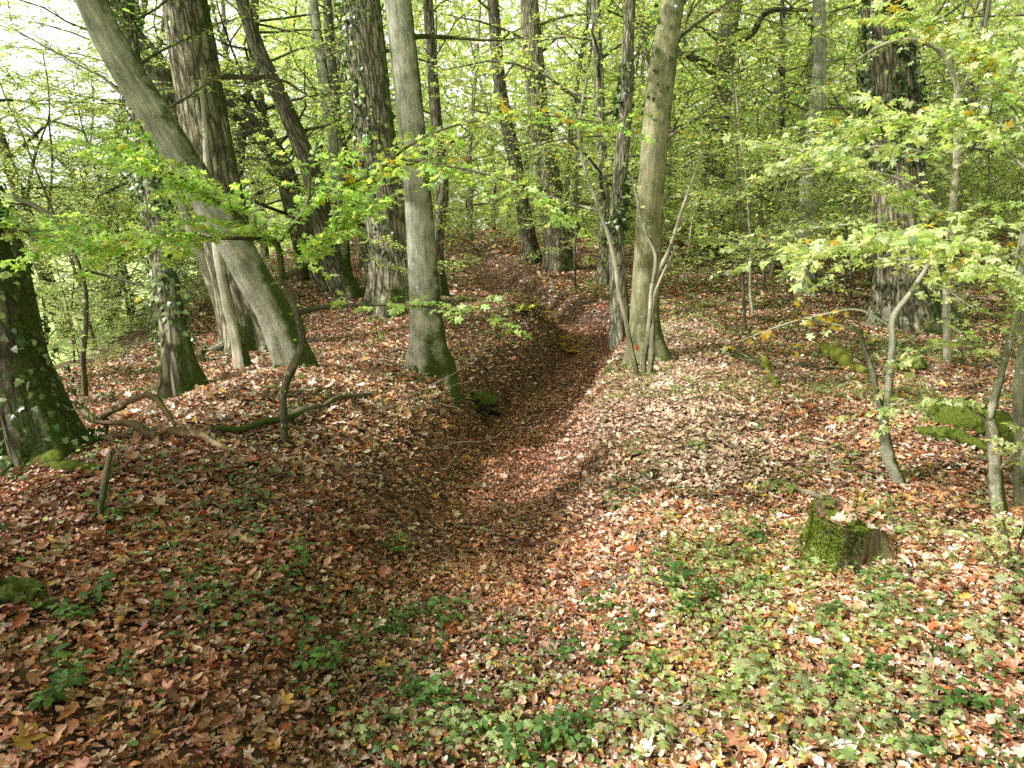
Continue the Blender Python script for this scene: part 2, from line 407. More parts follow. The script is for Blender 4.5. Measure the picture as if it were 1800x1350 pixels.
def crown_mesh(name, bags, m, tubes=None, tm=None, parent=None, loc=None):
    """Leaves of several shapes and the fine twigs that carry them, as one crown with two materials."""
    Vs, Ts, Cs, Bs, o = [], [], [], [], 0
    for b, t in bags:
        if not b.P: continue
        V, T, C = b.geo(t); Vs.append(V); Ts.append(T + o); Cs.append(C); Bs.append(np.zeros((len(V), 3))); o += len(V)
    nl = sum(len(t) for t in Ts); Q = None; nT = nl
    if tubes is not None and tubes.V:
        V = np.vstack(tubes.V); Vs.append(V); Q = np.vstack(tubes.Q) + o; Bs.append(np.vstack(tubes.B)); Cs.append(np.ones((len(V), 3)) * .2)
        if tubes.T: t = np.vstack(tubes.T) + o; Ts.append(t); nT += len(t)
    ob = link_mesh(name, np.vstack(Vs), np.vstack(Ts) if Ts else None, Q, m, parent, loc, tint=np.vstack(Cs), bark=np.vstack(Bs), smooth=False)
    if Q is not None:
        ob.data.materials.append(tm or M['twig'])
        mi = np.ones(nT + len(Q), np.int32); mi[:nl] = 0
        ob.data.polygons.foreach_set('material_index', mi)
    return ob

GREEN = np.array([(.28, .43, .13), (.35, .47, .15), (.23, .38, .13), (.42, .49, .17), (.31, .43, .18)])
OLIVE = np.array([(.47, .57, .26), (.56, .61, .29), (.38, .50, .22), (.64, .62, .29), (.33, .43, .20), (.52, .60, .32)])
PALE = np.array([(.45, .58, .29), (.53, .62, .33), (.39, .53, .24), (.60, .63, .38), (.50, .59, .38)])
IVYC = np.array([(.035, .075, .02), (.05, .10, .025), (.025, .055, .016), (.07, .12, .035), (.09, .14, .05)])
DRYC = np.array([(.47, .25, .15), (.59, .39, .285), (.37, .175, .105), (.70, .55, .455), (.56, .29, .14), (.26, .12, .075), (.76, .65, .57), (.51, .30, .20), (.45, .275, .195)])
def tint(rs, pal, n, v=.25, odd=0.0, oddc=(.5, .36, .05)):
    c = pal[rs.integers(0, len(pal), n)] * (1 + rs.normal(0, v, (n, 1))).clip(.4, 1.8)
    if odd: k = rs.random(n) < odd; c[k] = np.array(oddc) * (1 + rs.normal(0, .2, (k.sum(), 1)))
    return c.clip(.005, .8)

# ------------------------------------------------------------------ branches and leaf sprays
def wander(rs, p, d, L, n, wob=.25, up=.0):
    pts = [np.asarray(p, float)]; d = unit(d)
    for i in range(n):
        d = unit(d + rs.normal(0, wob, 3) * np.array([1, 1, .7]) + np.array([0, 0, up]))
        pts.append(pts[-1] + d * L / n)
    return np.array(pts)

def leafy(rs, tb, bag, pts, ntw, tlen, nlf, size, pal, start=.25, r=.004, flat=.25, odd=.04, spread=.9, sides=4, droop=-.06, v=.25):
    """Side twigs in flat layers along a branch, each with two ranks of leaves."""
    pts = np.asarray(pts); L = np.r_[0, np.cumsum(np.linalg.norm(np.diff(pts, axis=0), axis=1))]
    for k in range(ntw + 1):
        t = 1.0 if k == ntw else start + (1 - start) * (k + rs.random()) / ntw
        s = t * L[-1]
        p = np.array([np.interp(s, L, pts[:, a]) for a in range(3)])
        i = min(np.searchsorted(L, s), len(pts) - 1); i = max(i, 1)
        d = unit(pts[i] - pts[i - 1])
        hor = unit(np.cross(d, [0, 0, 1.]) + 1e-6)
        sg = 1 if k % 2 else -1
        dd = d if k == ntw else unit(d * rs.uniform(.35, .9) + sg * hor * spread * rs.uniform(.6, 1.1) + np.array([0, 0, rs.normal(.02, flat * .5)]))
        tl = tlen * rs.uniform(.55, 1.2)
        tw = wander(rs, p, dd, tl, 3, .14, droop)
        if tb is not None: tb.add(tw, np.linspace(r, r * .35, 4), sides, cap=False)
        m = max(2, int(nlf * rs.uniform(.7, 1.2)))
        u = (np.arange(m) + rs.random(m) * .8) / m
        q = np.stack([np.interp(u * 3, np.arange(4), tw[:, a]) for a in range(3)], -1)
        side = unit(np.cross(dd, [0, 0, 1.]) + 1e-6)
        alt = np.where(np.arange(m) % 2, 1., -1.)[:, None]
        D = unit(dd * rs.uniform(.2, .8, (m, 1)) + side * alt + rs.normal(0, .3, (m, 3)) + np.array([0, 0, -.12]))
        Nn = unit(np.array([0, -.12, 1.]) + rs.normal(0, flat, (m, 3)))
        bag.add(q + D * .01, D, Nn, size * rs.uniform(.45, 1.25, m), tint(rs, pal, m, v, odd))

def add_ivy(rs, bag, surf, n, s0, s1, pal=IVYC, size=.06, bias=None, patch=1.2):
    V, pts, Us, Vs, L = surf
    i = np.nonzero((L >= s0) & (L <= s1))[0]
    ii = rs.choice(i, n * 3); jj = rs.integers(0, V.shape[1], n * 3)
    P = V[ii, jj]; Nn = unit(P - pts[ii])
    keep = vn(P[:, 0] * patch * 2, P[:, 1] * patch * 2, P[:, 2] * patch) > -.25
    if bias is not None: keep &= (Nn @ np.asarray(bias)) > rs.uniform(-1, .6, len(P))
    P, Nn = P[keep][:n], Nn[keep][:n]; m = len(P)
    D = unit(np.array([0, 0, -1.]) + rs.normal(0, .55, (m, 3)) + Nn * .3)
    bag.add(P + Nn * rs.uniform(.005, .09, (m, 1)) + rs.normal(0, .015, (m, 3)), D, unit(Nn + rs.normal(0, .45, (m, 3)) + np.array([0, 0, .35])), size * rs.uniform(.6, 1.3, m), tint(rs, pal, m, .3))

def flare_fn(kind, seed, amp, h0=.35, nl=5):
    def f(th, L, r):
        ph = seed * 2.1
        lob = .55 + .45 * np.cos(nl * th + ph) + .25 * np.cos((nl - 2) * th + ph * 1.7)
        o = 1 + amp * np.exp(-np.maximum(L - .25, 0) / h0) * lob
        x, y = np.cos(th), np.sin(th)
        if kind == 'smooth':                                   # fluted grey stem
            o = o + .055 * vn(x * 1.6 + seed, y * 1.6, L * .55) + .03 * np.cos(3 * th + .5 * L + ph) + .02 * vn(x * 5 + seed, y * 5, L * 1.3)
        else:                                                  # furrowed bark
            rdg = 1 - np.abs(vn(x * 5.5 + seed, y * 5.5, L * 1.5 + .3 * vn(x * 2, y * 2, L * 4)))
            rdg2 = 1 - np.abs(vn(x * 11 + seed, y * 11, L * 3.2))
            o = o + .05 * vn(x * 1.3 + seed, y * 1.3, L * .5) + .085 * (rdg - .7) + .04 * (rdg2 - .7)
        return o
    return f

def hero_path(base, path, widths, flat_base=True):
    """base pixel on the ground, then (px, py, dY); widths in pixels (one per point, base first)."""
    g = G(*base); pts = [g]; rad = []
    d = ray(*base); rad.append(widths[0] / 2 * (g[1] / d[1]) / F)
    for (px, py, dY), w in zip(path, widths[1:]):
        Y = g[1] + dY; d = ray(px, py)
        pts.append(W(px, py, Y)); rad.append(w / 2 * (Y / d[1]) / F)
    return g, np.array(pts), np.array(rad)

SUN_AZ = np.array([-.80, -.30]); SUN_EL = math.radians(47)
TO_SUN = unit(np.array([*(unit(SUN_AZ) * math.cos(SUN_EL)), math.sin(SUN_EL)]))

def hero_tree(name, label, base, path, widths, bark, kind, seed, sides=40, rings=140, amp=.5, ext=4.0, crown=None, ivy=None, group=None, cat='tree', limbs=(), roots=()):
    rs = np.random.default_rng(seed)
    g, pts, rad = hero_path(base, path, widths)
    d0 = unit(pts[1] - pts[0])
    pts = np.vstack([pts[0] - d0 * .25, pts]); rad = np.r_[rad[0], rad]
    if ext:
        d1 = unit(pts[-1] - pts[-2])
        for k in (1, 2, 3):
            pts = np.vstack([pts, pts[-1] + unit(d1 + np.array([0, 0, .12 * k]) + rs.normal(0, .06, 3)) * ext / 3]); rad = np.r_[rad, rad[-1] * .8]
    P, Rr, s = smooth_path(pts, rad, rings)
    root = thing(name, label, cat, g, group)
    tb = Tubes(); surf = tb.add(P, Rr, sides, 0, flare_fn(kind, seed, amp), seed=seed)
    tb.build('trunk', bark, root, g)
    bag = Bag(); twb = Tubes()
    for (i0, lp, lw, leaf) in limbs:           # limbs in pixels at given distances
        lpts = np.array([W(*q) for q in lp]); lr = np.array([w / 2 * q[2] / F for w, q in zip(lw, lp)])
        n = max(8, 4 * len(lpts)); a, b, _ = smooth_path(lpts, lr, n)
        t2 = Tubes(); t2.add(a, b, 9, disp=lambda th, L, r: 1 + .1 * vn(np.cos(th) * 2 + seed, np.sin(th) * 2, L * 4), seed=seed + len(lp))
        if leaf: leafy(rs, twb, bag, a, *leaf)
        t2.build('limb', bark, root, g)
    for rp, rw in roots:
        rpts = np.array([q if isinstance(q, np.ndarray) else W(*q) for q in rp]); rr = np.array([w / 2 * q[1] / F for w, q in zip(rw, rpts)])
        a, b, _ = smooth_path(rpts, rr, 18)
        t2 = Tubes(); t2.add(a, b, 12, disp=lambda th, L, r: 1 + .15 * vn(np.cos(th) * 2 + seed, np.sin(th) * 2, L * 5), seed=seed)
        t2.build('root', bark, root, g)
    rb_ = Rr[int(.06 * rings)]
    nr = 0 if len(widths) < 5 or widths[0] < 40 else (5 if widths[0] > 60 else 4)
    for k in range(nr):                                    # surface roots running out under the leaves
        az = seed + k * 2 * PI / nr + rs.normal(0, .35); L = rb_ * rs.uniform(1.9, 3.2)
        u = np.array([.35, .8, 1.25, 1.8]) * rs.uniform(.9, 1.15); az_ = az + np.array([0, .05, .18, .35]) * rs.normal(0, 1)
        x, y = g[0] + np.cos(az_) * rb_ * u, g[1] + np.sin(az_) * rb_ * u
        z = height(x, y) + np.array([rb_ * .75, rb_ * .28, .015, -.05])
        a, b, _ = smooth_path(np.stack([x, y, z], -1), rb_ * np.array([.34, .30, .2, .07]), 14)
        t2 = Tubes(); t2.add(a, b, 12, disp=lambda th, L, r: 1 + .16 * vn(np.cos(th) * 2 + seed, np.sin(th) * 2 + k, L * 6), seed=seed + k)
        t2.build('root', bark, root, g)
    if crown:
        nb, blen, z0, pal, lsz, ntw, nlf = crown
        for k in range(nb):
            zz = s[-1] * (z0 + (1 - z0) * (k + rs.random()) / nb)
            p = np.array([np.interp(zz, s, P[:, a]) for a in range(3)])
            az = k * 2.4 + rs.random()
            d = np.array([math.cos(az), math.sin(az), rs.uniform(.1, .7)])
            br = wander(rs, p, d, blen * rs.uniform(.6, 1.2), 6, .18, -.02)
            r0 = np.interp(zz, s, Rr) * .22
            twb.add(br, np.linspace(min(r0, .05), .006, 7), 6, cap=False, seed=k)
            leafy(rs, twb, bag, br, ntw, .7, nlf, lsz, pal)
    if bag.P: crown_mesh('crown', [(bag, OVAL)], M['leaf'], twb, M['twig'], root, g)
    if ivy:
        iv = Bag()
        for (n, s0, s1, bias, pal, size) in ivy: add_ivy(rs, iv, surf, n, s0, s1, pal, size, bias)
        iv.build('ivy', IVY, M['ivy'], root, g)
    return root, P, Rr, s

# ================================================================== THE SETTING
def spaced(lo, a, b, hi, fine, g=1.12):
    mid = list(np.arange(a, b, fine)); st = fine; x = a; L = []
    while x > lo: st *= g; x -= st; L.append(x)
    st = fine; x = mid[-1]; U = []
    while x < hi: st *= g; x += st; U.append(x)
    return np.array(L[::-1] + mid + U)
gx = spaced(-260, -7, 8, 260, .085); gy = spaced(-40, .6, 16, 420, .085)
XX, YY = np.meshgrid(gx, gy); ZZ = height(XX, YY)
nx, ny = len(gx), len(gy)
i = np.arange(ny - 1)[:, None] * nx; j = np.arange(nx - 1)[None]
Q = np.stack([i + j, i + j + 1, i + nx + j + 1, i + nx + j], -1).reshape(-1, 4)
fl = link_mesh('ground', np.stack([XX, YY, ZZ], -1).reshape(-1, 3), None, Q, M['floor']); fl['kind'] = 'structure'

def edge_x(y): return np.minimum(-6.2, -2.2 - .36 * y)
my = spaced(-30, 2, 30, 400, .5, 1.2); mu = np.r_[0, np.geomspace(.25, 240, 40)]
MX = edge_x(my)[:, None] - mu[None] + .5 * vn(my * .8, 0.)[:, None]; MY = np.broadcast_to(my[:, None], MX.shape)
MZ = height(MX, MY) - .09 + .22 * sst(0, 1.6, mu)[None] + .05 * vn(MX * 1.7, MY * 1.7, 2.)
nm_, nu = len(my), len(mu)
i = np.arange(nm_ - 1)[:, None] * nu; j = np.arange(nu - 1)[None]
Q = np.stack([i + j, i + nu + j, i + nu + j + 1, i + j + 1], -1).reshape(-1, 4)
o = link_mesh('meadow', np.stack([MX, MY, MZ], -1).reshape(-1, 3), None, Q, M['meadow']); o['kind'] = 'structure'

hx = np.linspace(-420, 260, 90); hr = np.linspace(0, 1, 12)
HX = hx[None] * np.ones((12, 1)); HY = 260 + 130 * hr[:, None] + 20 * vn(hx * .01, 5.)[None]
HZ = -3 + (26 + 12 * vn(hx * .012, 1.)[None] + 8 * vn(hx * .03, 2.)[None]) * np.sin(hr * PI / 2)[:, None]
i = np.arange(11)[:, None] * 90; j = np.arange(89)[None]
Q = np.stack([i + j, i + j + 1, i + 91 + j, i + 90 + j], -1).reshape(-1, 4)
o = link_mesh('hills', np.stack([HX, HY, HZ], -1).reshape(-1, 3), None, Q, M['hill']); o['kind'] = 'structure'

# ------------------------------------------------------------------ leaf litter (nobody could count it)
rs = np.random.default_rng(5)
def scatter(d0, d1, dens, spread=.86, side=2.0):
    A = (spread * (d1 ** 2 - d0 ** 2)) + 2 * side * (d1 - d0); n = int(A * dens)
    y = np.sqrt(rs.random(n) * (d1 ** 2 - d0 ** 2) + d0 ** 2)
    x = (rs.random(n) * 2 - 1) * (spread * y + side)
    k = (x > edge_x(y) + .5)
    return x[k], y[k]
zones = ((1.3, 4.2, 5200, .0285, .5, (DRY_A, DRY_B, DRY_C, OAKL, MAPLE_DRY), (.31, .31, .23, .11, .04)),
         (4.2, 8, 2700, .034, .46, (DRY_A, DRY_D, DRY_E, OAKL, MAPLE_DRY), (.2, .35, .35, .07, .03)),
         (8, 14, 850, .05, .42, (DRY_D, DRY_E, DRY_F), (.35, .35, .3)), (14, 26, 200, .082, .38, (DRY_E, DRY_F), (.5, .5)), (26, 45, 18, .2, .3, (DRY_F,), (1.,)))
lit = []; big = Bag()
for d0, d1, dens, sz, tilt, tm, pr in zones:
    x, y = scatter(d0, d1, dens)
    n = len(x); z = height(x, y); nn = gnormal(x, y)
    az = rs.random(n) * 2 * PI
    D = np.stack([np.cos(az), np.sin(az), rs.normal(0, tilt * .6, n)], -1)
    Nn = unit(nn + rs.normal(0, tilt, (n, 3)))
    c = tint(rs, DRYC, n, .3) * (1 + .3 * vn(x * 1.3, y * 1.3, 8.) + .28 * vn(x * 4.5, y * 4.5, 3.))[:, None]
    yl = rs.random(n) < .025; c[yl] = np.array((.60, .42, .10)) * (1 + rs.normal(0, .15, (yl.sum(), 1)))
    rd = rs.random(n) < .05; c[rd] = np.array((.45, .12, .04)) * (1 + rs.normal(0, .15, (rd.sum(), 1)))
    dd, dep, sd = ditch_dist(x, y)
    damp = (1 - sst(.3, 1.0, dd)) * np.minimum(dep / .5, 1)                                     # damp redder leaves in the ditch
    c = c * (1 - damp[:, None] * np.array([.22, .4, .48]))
    bank = (sd > 0) * sst(4.6, 3.8, y) * sst(.2, .8, dd) * sst(-3.4, -2.4, x)                    # shade on the left bank painted into the leaf colour
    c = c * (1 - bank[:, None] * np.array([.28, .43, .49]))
    crest = ((sd < 0) & (y > 4.5) & (y < 12))[:, None] * np.exp(-((dd - 1.5) / .7) ** 2)[:, None]      # sunlit streak on the right shoulder painted in as paler leaves
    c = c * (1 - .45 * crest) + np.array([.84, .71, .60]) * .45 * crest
    S = sz * np.exp(rs.normal(-.05, .36, n)).clip(.35, 2.1) * (1 - .2 * damp)
    P = np.stack([x, y, z + rs.random(n) * .026 + .003], -1)
    kind = rs.choice(len(tm), n, p=pr)
    for k, t_ in enumerate(tm):
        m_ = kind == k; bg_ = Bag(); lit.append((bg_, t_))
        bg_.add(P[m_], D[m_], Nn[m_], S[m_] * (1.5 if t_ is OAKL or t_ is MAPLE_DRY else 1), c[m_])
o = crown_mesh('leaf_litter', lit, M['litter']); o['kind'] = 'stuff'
lit = [b_ for b_, _ in lit]
print('litter', sum(b.count() for b in lit), time.time() - T0)

# twigs dropped among the leaves
tb = Tubes()
for d0, d1, dens in ((1.4, 5, 9), (5, 12, 3.2)):
    x, y = scatter(d0, d1, dens)
    for a in range(len(x)):
        az = rs.random() * 2 * PI; L = rs.uniform(.08, .42); r_ = rs.uniform(.0012, .0035)
        pt = wander(rs, (x[a], y[a], 0), (math.cos(az), math.sin(az), 0), L, 5, .22)
        pt[:, 2] = height(pt[:, 0], pt[:, 1]) + .022 + rs.uniform(-.008, .02) + np.linspace(0, rs.uniform(-.02, .04), 6)
        tb.add(pt, np.linspace(r_, r_ * .4, 6), 4, cap=False, seed=a)
o = tb.build('fallen_twigs', M['greywood']); o['kind'] = 'stuff'

# ------------------------------------------------------------------ ground ivy and low herbs
ib = Bag(); hb = Bag(); hb2 = Bag()
def patches(n, d0, d1, f):
    x, y = scatter(d0, d1, n / (.86 * (d1 ** 2 - d0 ** 2) + 4 * (d1 - d0)))
    k = rs.random(len(x)) < f(x, y)
    return x[k], y[k]
def ivy_f(x, y):
    d, dep, sd = ditch_dist(x, y)
    p = sst(-.1, .6, vn(x * 1.1, y * 1.1, 4.) + .5 * vn(x * 3, y * 3, 9.)) * sst(.5, 1.3, d + (y < 3) * .8)
    return p * np.where(y > 9, .9, .6)
for d0, d1, n, sz, m in ((1.4, 5, 6500, .027, 6), (5, 10, 7500, .032, 7), (10, 22, 5200, .05, 8)):
    x, y = patches(n, d0, d1, ivy_f)
    x = np.repeat(x, m) + rs.normal(0, .05, len(x) * m); y = np.repeat(y, m) + rs.normal(0, .05, len(y) * m); q = len(x)
    az = rs.random(q) * 2 * PI
    ib.add(np.stack([x, y, height(x, y) + rs.uniform(.02, .06, q)], -1), np.stack([np.cos(az), np.sin(az), rs.normal(-.15, .2, q)], -1),
           unit(gnormal(x, y) + rs.normal(0, .28, (q, 3))), sz * rs.uniform(.6, 1.3, q), tint(rs, IVYC * 1.5, q, .35))
o = ib.build('ground_ivy', IVY, M['ivy']); o['kind'] = 'stuff'
def herb_f(x, y):
    return sst(.0, .6, vn(x * .9 + 7, y * .9, 2.) + .4 * vn(x * 2.6, y * 2.6, 6.)) * sst(-.9, .9, x + .1 * y) * .9 * sst(.5, 1.1, ditch_dist(x, y)[0] + (y < 3.5)) + .03 + .3 * sst(2, 4, x) * sst(7, 9, y)
for d0, d1, n, sz, m in ((1.4, 4, 7000, .028, 5), (4, 9, 9500, .031, 5), (9, 20, 12000, .045, 6)):
    x, y = patches(n, d0, d1, herb_f)
    q0 = len(x); hh = rs.uniform(.025, .10, q0)
    x = np.repeat(x, m) + rs.normal(0, .026, q0 * m); y = np.repeat(y, m) + rs.normal(0, .026, q0 * m); q = len(x)
    az = rs.random(q) * 2 * PI
    hb.add(np.stack([x, y, height(x, y) + np.repeat(hh, m) * rs.uniform(.6, 1.1, q)], -1), np.stack([np.cos(az), np.sin(az), rs.normal(0, .25, q)], -1),
           unit(np.array([0, 0, 1.]) + rs.normal(0, .3, (q, 3))), sz * rs.uniform(.6, 1.4, q), tint(rs, np.vstack([PALE * .8, GREEN]), q, .3, .06))
o = crown_mesh('ground_herbs', [(hb, OVAL5)], M['leaf']); o['kind'] = 'stuff'
print('herbs', ib.count(), hb.count(), time.time() - T0)

# ================================================================== THE NEAR TREES
UP = (5, 2.2, .45, OLIVE, .085, 7, 7)
hero_tree('hornbeam_tree', 'smooth grey hornbeam leaning far left, lit trunk with mossy shaded side, beside the forked sapling', (520, 645),
          [(481, 548, -.05), (452, 500, -.08), (397, 402, -.15), (322, 282, -.25), (212, 105, -.4), (160, 0, -.5)], [66, 58, 58, 57, 56, 54, 50],
          M['hornbeam'], 'smooth', 3, crown=UP, amp=.16)
hero_tree('oak_tree', 'furrowed oak trunk standing just behind the leaning grey hornbeam', (447, 612),
          [(418, 500, .05), (397, 400, .1), (370, 270, .1), (345, 120, .1), (325, 0, .1)], [98, 82, 80, 80, 80, 74],
          M['oak'], 'furrow', 5, 72, 220, crown=UP, ivy=[(60, 4.6, 6.6, None, OLIVE, .08)], amp=.4)
hero_tree('oak_tree', 'massive furrowed oak with ivy on its upper left, directly behind the straight grey hornbeam', (697, 545),
          [(690, 450, .1), (678, 360, .1), (655, 200, .1), (635, 0, .1)], [100, 80, 78, 70, 66],
          M['oak'], 'furrow', 8, 72, 220, crown=UP, ivy=[(1500, 2.6, 9.5, (-.9, -.2, 0), np.vstack([IVYC, GREEN * .8]), .085), (300, .2, 2.6, (-1, 0, 0), IVYC, .07)], amp=.4)
ra, rb = G(757, 652), G(812, 742)
ROOT_LINE = [np.array([*(ra + (rb - ra) * t + np.array([.05 * math.sin(5 * t), 0, 0]))[:2], hz(*(ra + (rb - ra) * t)[:2]) + dz]) for t, dz in ((.05, .24), (.3, .07), (.5, .03), (.7, .02), (.87, .01), (1.0, -.09))]
hero_tree('hornbeam_tree', 'straight smooth grey hornbeam with a mossy root reaching down into the ditch', (757, 655),
          [(750, 560, 0), (741, 450, 0), (733, 330, -.05), (716, 150, -.1), (700, 0, -.1)], [74, 56, 50, 47, 47, 46],
          M['hornbeam'], 'smooth', 11, crown=UP, amp=.32,
          roots=[(ROOT_LINE, [52, 44, 36, 30, 24, 10])])
hero_tree('hornbeam_tree', 'greenish smooth hornbeam with sparse ivy on the right bank behind the white coppice stems', (1136, 640),
          [(1132, 560, 0), (1138, 430, 0), (1146, 300, 0), (1160, 150, 0), (1184, 0, 0)], [70, 50, 46, 46, 48, 38],
          M['hornbeam_green'], 'smooth', 14, crown=UP, ivy=[(90, 2.6, 6, (-.6, -.6, 0), IVYC * 1.6, .07)], amp=.4)
hero_tree('slim_tree', 'slim dark ivy-hung trunk close behind the greenish hornbeam', (1091, 598),
          [(1086, 480, 0), (1083, 400, 0), (1098, 210, .1), (1108, 0, .1)], [36, 30, 27, 24, 20],
          M['grey_bark'], 'furrow', 17, 32, 120, crown=(10, 1.8, .3, OLIVE, .09, 7, 7), ivy=[(420, 2.0, 5, None, np.vstack([IVYC, GREEN * .6]), .085)], amp=.25)
hero_tree('oak_tree', 'stout furrowed oak with an ivy-clothed upper trunk at the right', (1598, 575),
          [(1592, 490, 0), (1583, 380, 0), (1570, 200, .1), (1556, 0, .1)], [128, 98, 88, 80, 78],
          M['oak'], 'furrow', 20, 72, 220, crown=UP, ivy=[(1500, 2.9, 8, None, IVYC * 1.2, .085), (200, .1, 1.2, None, IVYC, .07)], amp=.42,
          roots=[([(1640, 470, 12.2), (1648, 520, 12.0), (1654, 560, 11.7), (1662, 598, 11.3)], [24, 30, 32, 22])])
hero_tree('slim_tree', 'slender grey trunk on the leafy slope left of the stout ivy-clad oak', (1418, 515),
          [(1414, 430, 0), (1422, 280, .1), (1440, 150, .1), (1440, 0, .1)], [30, 24, 23, 22, 20],
          M['hornbeam'], 'smooth', 23, 24, 90, crown=(10, 2.2, .25, OLIVE, .09, 7, 7))
hero_tree('oak_tree', 'dark far oak with crooked heavy limbs on the rise between the two slim trunks', (1246, 452),
          [(1252, 330, 0), (1266, 190, 0), (1278, 60, 0), (1290, 0, 0)], [52, 40, 36, 34, 30],
          M['dark_bark'], 'furrow', 26, 40, 120, crown=(12, 3, .3, OLIVE, .12, 8, 7), amp=.3,
          limbs=[(0, [(1262, 130, 22), (1225, 105, 21.5), (1190, 92, 21), (1150, 50, 20.5), (1120, 40, 20)], [17, 14, 11, 8, 5], (8, .9, 8, .12, OLIVE)),
                 (0, [(1278, 75, 22), (1320, 60, 21.5), (1350, 20, 21), (1420, 18, 20.5)], [16, 12, 9, 5], (8, .9, 8, .12, OLIVE))])
hero_tree('oak_tree', 'upright grey oak with a mossy foot at the far bend of the ditch', (985, 476),
          [(976, 400, 0), (962, 300, 0), (945, 180, 0), (930, 0, 0)], [56, 44, 40, 36, 32],
          M['oak'], 'furrow', 29, 48, 150, crown=(12, 3, .3, OLIVE, .12, 8, 7), amp=.4)
hero_tree('slim_tree', 'slim dark trunk tilting left of the upright grey oak by the ditch bend', (936, 462),
          [(922, 380, 0), (905, 280, 0), (880, 160, 0), (866, 0, 0)], [32, 26, 24, 22, 20],
          M['dark_bark'], 'furrow', 31, 28, 100, crown=(10, 2.6, .3, OLIVE, .12, 7, 7))
hero_tree('slim_tree', 'thin dark trunk showing past the right edge of the straight grey hornbeam', (770, 522),
          [(768, 430, 0), (778, 330, 0), (765, 190, 0), (752, 0, 0)], [28, 24, 22, 20, 18],
          M['dark_bark'], 'furrow', 33, 28, 100, crown=(9, 2, .3, OLIVE, .1, 7, 7))
hero_tree('leaning_tree', 'mossy tree leaning steeply left behind the forked sapling', (612, 522),
          [(580, 450, 0), (555, 330, -.2), (510, 210, -.4), (455, 90, -.6), (425, 0, -.8)], [50, 40, 34, 30, 26, 22],
          M['dark_bark'], 'furrow', 36, 32, 120, crown=(10, 2.2, .35, GREEN, .1, 8, 8), amp=.35)
hero_tree('leaning_tree', 'dark mossy trunk leaning far left, passing behind the oak and the leaning hornbeam', (585, 512),
          [(540, 420, 0), (490, 280, -.3), (405, 185, -.8), (320, 205, -1.2), (285, 130, -1.4), (215, 40, -1.8)], [40, 36, 36, 40, 44, 42, 36],
          M['dark_bark'], 'furrow', 38, 32, 140, crown=(10, 2.2, .5, GREEN, .1, 8, 8), amp=.3)
hero_tree('slim_tree', 'grey trunk at the wood edge seen between the mossy leaning tree and the massive oak', (604, 488),
          [(602, 420, 0), (585, 250, 0), (562, 90, 0), (550, 0, 0)], [26, 22, 20, 18, 16], M['hornbeam'], 'smooth', 41, 24, 80, crown=(9, 2, .3, GREEN, .11, 7, 7))
hero_tree('slim_tree', 'dark trunk leaning left just behind the left flank of the massive oak', (652, 478),
          [(638, 420, 0), (610, 300, 0), (590, 200, 0), (575, 0, 0)], [32, 26, 22, 20, 16], M['dark_bark'], 'furrow', 43, 24, 80, crown=(9, 2, .3, GREEN, .11, 7, 7))
hero_tree('ivy_tree', 'dark gnarled trunk wrapped in bright ivy at the meadow edge, left of the leaning hornbeam', (328, 690),
          [(318, 640, 0), (303, 560, .2), (283, 440, .7), (264, 330, 1.2), (246, 230, 1.7), (238, 150, 2.0)], [62, 50, 42, 36, 34, 32, 28],
          M['dark_bark'], 'furrow', 46, 40, 130, ext=2.5, crown=(12, 1.8, .5, GREEN, .075, 8, 8),
          ivy=[(1500, .5, 5.5, None, np.vstack([PALE * .6, IVYC * 1.6]), .05)], amp=.5)
hero_tree('slim_tree', 'thin sunlit pale trunk in front of the furrowed oak', (428, 652),
          [(415, 590, 0), (400, 530, 0), (385, 455, 0), (372, 360, .2)], [26, 20, 18, 17, 14], M['pale_bark'], 'smooth', 48, 24, 70, ext=1.5, amp=.5)
hero_tree('slim_tree', 'bright bleached trunk leaning left behind the furrowed oak', (404, 578),
          [(385, 530, 0), (362, 470, 0), (340, 420, 0), (310, 330, 0)], [28, 23, 20, 18, 15], M['pale_bark'], 'smooth', 50, 28, 80, ext=2.5, crown=(8, 1.6, .4, PALE * .8, .085, 7, 7))
hero_tree('ivy_tree', 'thick ivy-draped trunk leaning in from the left edge, mossy log at its foot', (95, 808),
          [(62, 720, 0), (30, 630, 0), (2, 540, 0), (-35, 420, .1), (-90, 260, .1)], [108, 98, 90, 84, 78, 70],
          M['ivy_bark'], 'furrow', 53, 56, 160, ext=2, crown=None,
          ivy=[(800, .3, 3.4, None, np.vstack([IVYC, IVYC, PALE * .45]), .042)], amp=.3,
          limbs=[(0, [(70, 640, 5.6), (52, 540, 5.6), (34, 450, 5.6), (18, 410, 5.6), (4, 375, 5.6)], [34, 26, 22, 24, 18], None),
                 (0, [(4, 378, 5.6), (24, 357, 5.55), (52, 358, 5.5), (85, 376, 5.45), (110, 398, 5.4)], [13, 11, 9, 7, 5], None)])
hero_tree('ivy_tree', 'second dark trunk behind the thick ivy-draped one at the bottom of the left edge', (8, 812),
          [(-10, 740, 0), (-40, 660, 0), (-90, 540, 0), (-150, 400, 0)], [92, 80, 74, 68, 60], M['ivy_bark'], 'furrow', 55, 40, 90, ext=2, amp=.4)
print('heroes', time.time() - T0)
